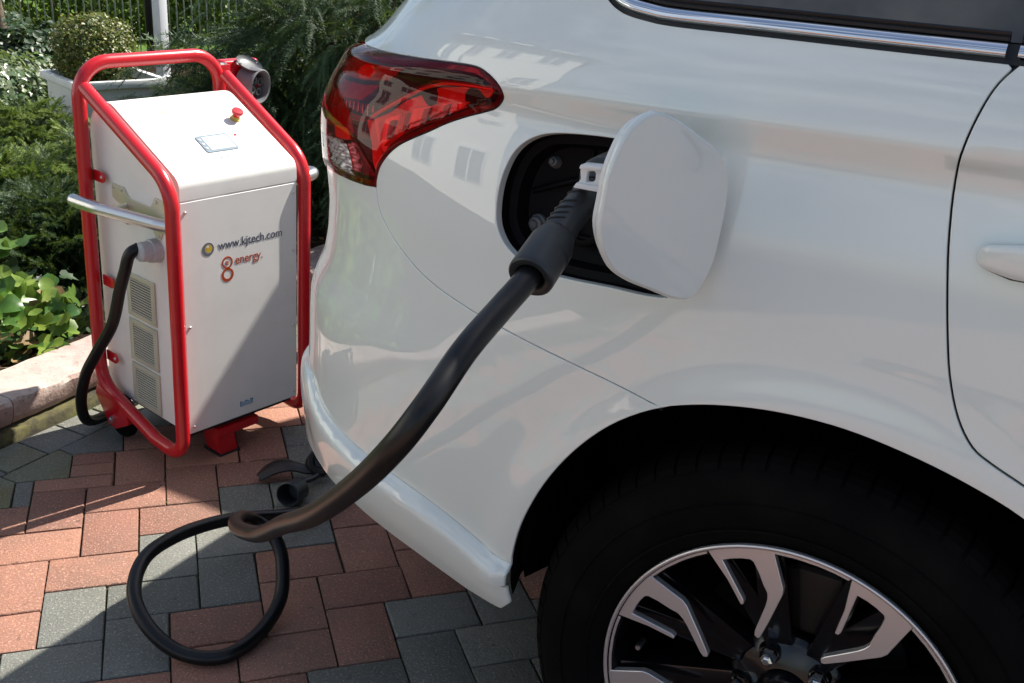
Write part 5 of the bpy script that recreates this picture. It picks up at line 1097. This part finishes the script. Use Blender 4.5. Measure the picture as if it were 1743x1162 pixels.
leaves('foliage', P, d*.7+rdir(9500)*.6+np.array([.2, 0, .3]), rng.uniform(.012, .023, 9500), LFS, M_box, ball)
tube('stem', [(0, 0, -.04), (0, 0, .05), (0, 0, .2)], .015, M_bark, ball, 8)
# weeping cedar behind the unit
ced = empty('cedar_tree', 'dark weeping cedar with hanging branches behind the charging unit', 'tree', None, Matrix.Translation((1.15, 4.55, 0)))
off = np.array([1.15, 4.55, 0.]); tube('trunk', spline([(0, 0, 0), (.03, -.02, .6), (-.02, .03, 1.2), (.0, .0, 1.75)], 5), [.07]*6+[.055]*5+[.03]*5, M_bark, ced, 12)
for k in range(46):
    a = rng.uniform(math.pi*.75, math.pi*1.9); z0 = rng.uniform(.35, 1.2); L = rng.uniform(.45, .8)
    pts = spline([np.array([math.cos(a)*L*t, math.sin(a)*L*t*.8, z0+.1*math.sin(t*2.2)-.45*L*t*t]) for t in np.linspace(0, 1, 7)], 3); pts[:, 2] = np.maximum(pts[:, 2], .10)
    tube('branch', pts, np.linspace(.013, .003, len(pts)), M_bark, ced, 5)
cc_ = (1.42, 4.62, .30); rr_ = (1.45, 1.15, 1.15)
for nm_, c__, r__, n__, per_, sp__, hg_, out_, rs_, sz_r, m__ in [('foliage', cc_, rr_, 150, 50, .085, .13, .75, -.75, (.07, .13), M_ced), ('foliage', (1.10, 4.38, .50), (1.20, .95, .70), 60, 44, .09, .20, .45, -1.1, (.08, .14), M_ced),
        ('foliage', (.50, 4.55, .36), (.64, .48, .40), 46, 44, .07, .06, .9, -.2, (.07, .12), M_ced), ('lit_foliage', (.56, 4.62, .50), (.60, .45, .34), 40, 44, .07, .02, 1.1, .35, (.06, .10), M_ced_lit)]:  # last, lighter layer paints the sun on the cedar's top
    p, d, sz = plumes(int(n__*1.5), c__, r__, int(per_*.8), .30, .085, -.25 if hg_ > .05 else .15, sz_r, .035 if hg_ > .05 else .0); sprays(nm_, p-off, d, sz, TC, m__, ced)
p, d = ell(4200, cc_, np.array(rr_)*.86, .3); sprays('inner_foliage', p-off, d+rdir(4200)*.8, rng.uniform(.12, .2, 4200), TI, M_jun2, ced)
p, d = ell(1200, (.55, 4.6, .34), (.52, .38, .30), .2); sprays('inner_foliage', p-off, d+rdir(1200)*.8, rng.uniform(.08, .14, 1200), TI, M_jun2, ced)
needle_shrub('conifer', 'dark conifer filling the space behind the weeping cedar', 'tree', (2.4, 6.3, .4), (1.7, .8, 1.2), 5200, M_jun2, (.12, .2))
# lawn, fence, gate post
lawn = sheet_grid('lawn', np.linspace(-9, 12, 60), np.linspace(9.25, 26, 50), lambda x, y: bedz(x, y)+.05+.01*math.sin(x*3)+(.02*(y-12) if y > 12 else 0), M_lawn, None, 'structure')
fence = empty('fence', 'dark iron railing fence across the back of the garden', 'fence')
FY = 9.05; FA = R(-4); 
def fp(s): return np.array([math.cos(FA)*s-.2, FY+math.sin(FA)*s])
prevm = {}
def bar(s, r_, m, z0=.02, z1=1.35, nm='railing_bar'):
    k = (r_, m.name, nm)
    if k not in prevm: V, F = tube_vf([(0, 0, z0), (0, 0, z1)], r_, 8); prevm[k] = mesh(nm, V, F, m)
    p = fp(s); ob = link(nm, prevm[k], fence); ob.location = (p[0], p[1], 0)
for k in range(-34, 62): bar(k*.0565, .0045 if k % 2 else .0052, M_irong)
for s in (-1.95, .13, 2.3): bar(s, .030, M_iron, -.05, 1.5, 'fence_post')
for z in (.03, 1.28):
    a, b = fp(-2.0), fp(3.6); V, F = tube_vf([(a[0], a[1]+.004, z), (b[0], b[1]+.004, z)], .011, 8); obj('fence_rail', V, F, M_iron, fence)
gp_ = empty('gate_post', 'square white painted post in front of the iron railings', 'post', None, Matrix.Translation((.012, 8.08, -.05)) @ Matrix.Rotation(R(42), 4, 'Z'))
box('post_shaft', -.036, .036, -.036, .036, 0, 1.5, M_post, gp_, .004); box('post_base', -.048, .048, -.048, .048, 0, .12, M_post, gp_, .004); box('post_cap', -.05, .05, -.05, .05, 1.5, 1.53, M_post, gp_, .004)
# trees and shrubs beyond
tr = empty('garden_tree', 'tree with pale trunk at the far left edge behind the ivy', 'tree', None, Matrix.Translation((-1.0, 7.85, 0)))
tube('trunk', spline([(0.02, 0, 0), (-.0, 0, .5), (-.05, 0, 1.2), (-.04, .05, 2.4), (.05, .0, 3.6)], 5), [.055]*5+[.045]*6+[.04]*5+[.03]*5, M_bark, tr, 12)
P, d = ell(1600, (0, 0, 3.6), (1.2, 1.2, .9), .4, False); leaves('crown', P, d+rdir(1600)*.6, rng.uniform(.06, .11, 1600), LFS, M_bg, tr)
lbs = ['leafy yellow-green shrub beyond the railings on the left', 'leafy sunlit shrub beyond the railings behind the ball shrub', 'leafy shrub beyond the railings left of the white post', 'leafy shrub beyond the railings right of the white post', 'leafy shrub beyond the railings above the cedar branch', 'tall shrub beyond the railings hidden mostly by the cedar', 'tall shrub beyond the railings at far right behind the car']
for k, (x, y, z, rx, rz) in enumerate([(-1.9, 10.6, .55, .9, .8), (-.95, 11.3, .45, .75, .6), (-.1, 10.9, .42, .62, .52), (.75, 10.7, .45, .62, .55), (1.7, 10.8, .6, .8, .7), (3.1, 10.9, .7, 1.0, .9), (4.9, 10.8, .8, 1.2, 1.0)]):
    leafy('shrub', lbs[k], 'shrub', (x, y, z), (rx, .7, rz), 5200, M_bg, (.04, .075), LFS, 'shrubs beyond the railings')
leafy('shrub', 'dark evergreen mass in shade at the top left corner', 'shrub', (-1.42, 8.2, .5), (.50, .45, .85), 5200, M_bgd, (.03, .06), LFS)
hedge = empty('hedge', 'long dark hedge closing the garden behind the shrubs', 'hedge')
Ph = np.stack([rng.uniform(-12, 16, 16000), rng.uniform(14, 15.4, 16000), rng.uniform(0, 2.6, 16000)], 1); leaves('foliage', Ph, rdir(16000)*.7+np.array([.2, -.6, .5]), rng.uniform(.12, .22, 16000), LFS, M_bgd, hedge)
obj('hedge_core', [(-12, 14.8, 0), (16, 14.8, 0), (16, 14.8, 2.4), (-12, 14.8, 2.4), (-12, 15.3, 0), (16, 15.3, 0), (16, 15.3, 2.4), (-12, 15.3, 2.4)], [(0, 1, 2, 3), (7, 6, 5, 4), (3, 2, 6, 7), (0, 3, 7, 4), (1, 5, 6, 2)], M_bgd, hedge, False)
gw = empty('shadow_wall', 'plain rendered garden wall standing along the far side of the car', 'wall', None, CM)  # added out of view: its top edge shades the paving and unit front
box('wall', -.854, 3.2, 2.22, 2.42, -.02, 2.16, M_wall, gw, .006); box('coping', -.854, 3.2, 2.222, 2.45, 2.163, 2.20, M_planter, gw, .004)
# house to the left of the garden: it is what the car's flank reflects
def house(name, label, x, y, yaw, w, dp_, h, nx, nz_, m):
    e = empty(name, label, 'house', None, Matrix.Translation((x, y, -.06)) @ Matrix.Rotation(yaw, 4, 'Z'))
    box('wall', -w/2, w/2, 0, dp_, 0, h, m, e)
    V = [(-w/2-.4, -.4, h), (w/2+.4, -.4, h), (w/2+.4, dp_+.4, h), (-w/2-.4, dp_+.4, h), (-w/2+2, dp_/2, h+2.6), (w/2-2, dp_/2, h+2.6)]
    obj('roof', V, [(0, 1, 5, 4), (1, 2, 5), (2, 3, 4, 5), (3, 0, 4), (3, 2, 1, 0)], M_roofm, e, False)
    for i in range(nx):
        for j in range(nz_):
            cx_ = -w/2+(i+.5)*w/nx; cz = 1.7+j*3.0
            f = box('window', cx_-.62, cx_+.62, -.05, .02, cz-.85, cz+.85, M_white, e); box('pane', cx_-.54, cx_-.04, -.07, -.052, cz-.76, cz+.76, M_bglass, f); box('pane', cx_+.04, cx_+.54, -.07, -.052, cz-.76, cz+.76, M_bglass, f)
    return e
house('house', 'tall white house with rows of windows left of the garden', -10.6, 5.6, R(86), 9.5, 8, 8.2, 4, 3, M_wall)
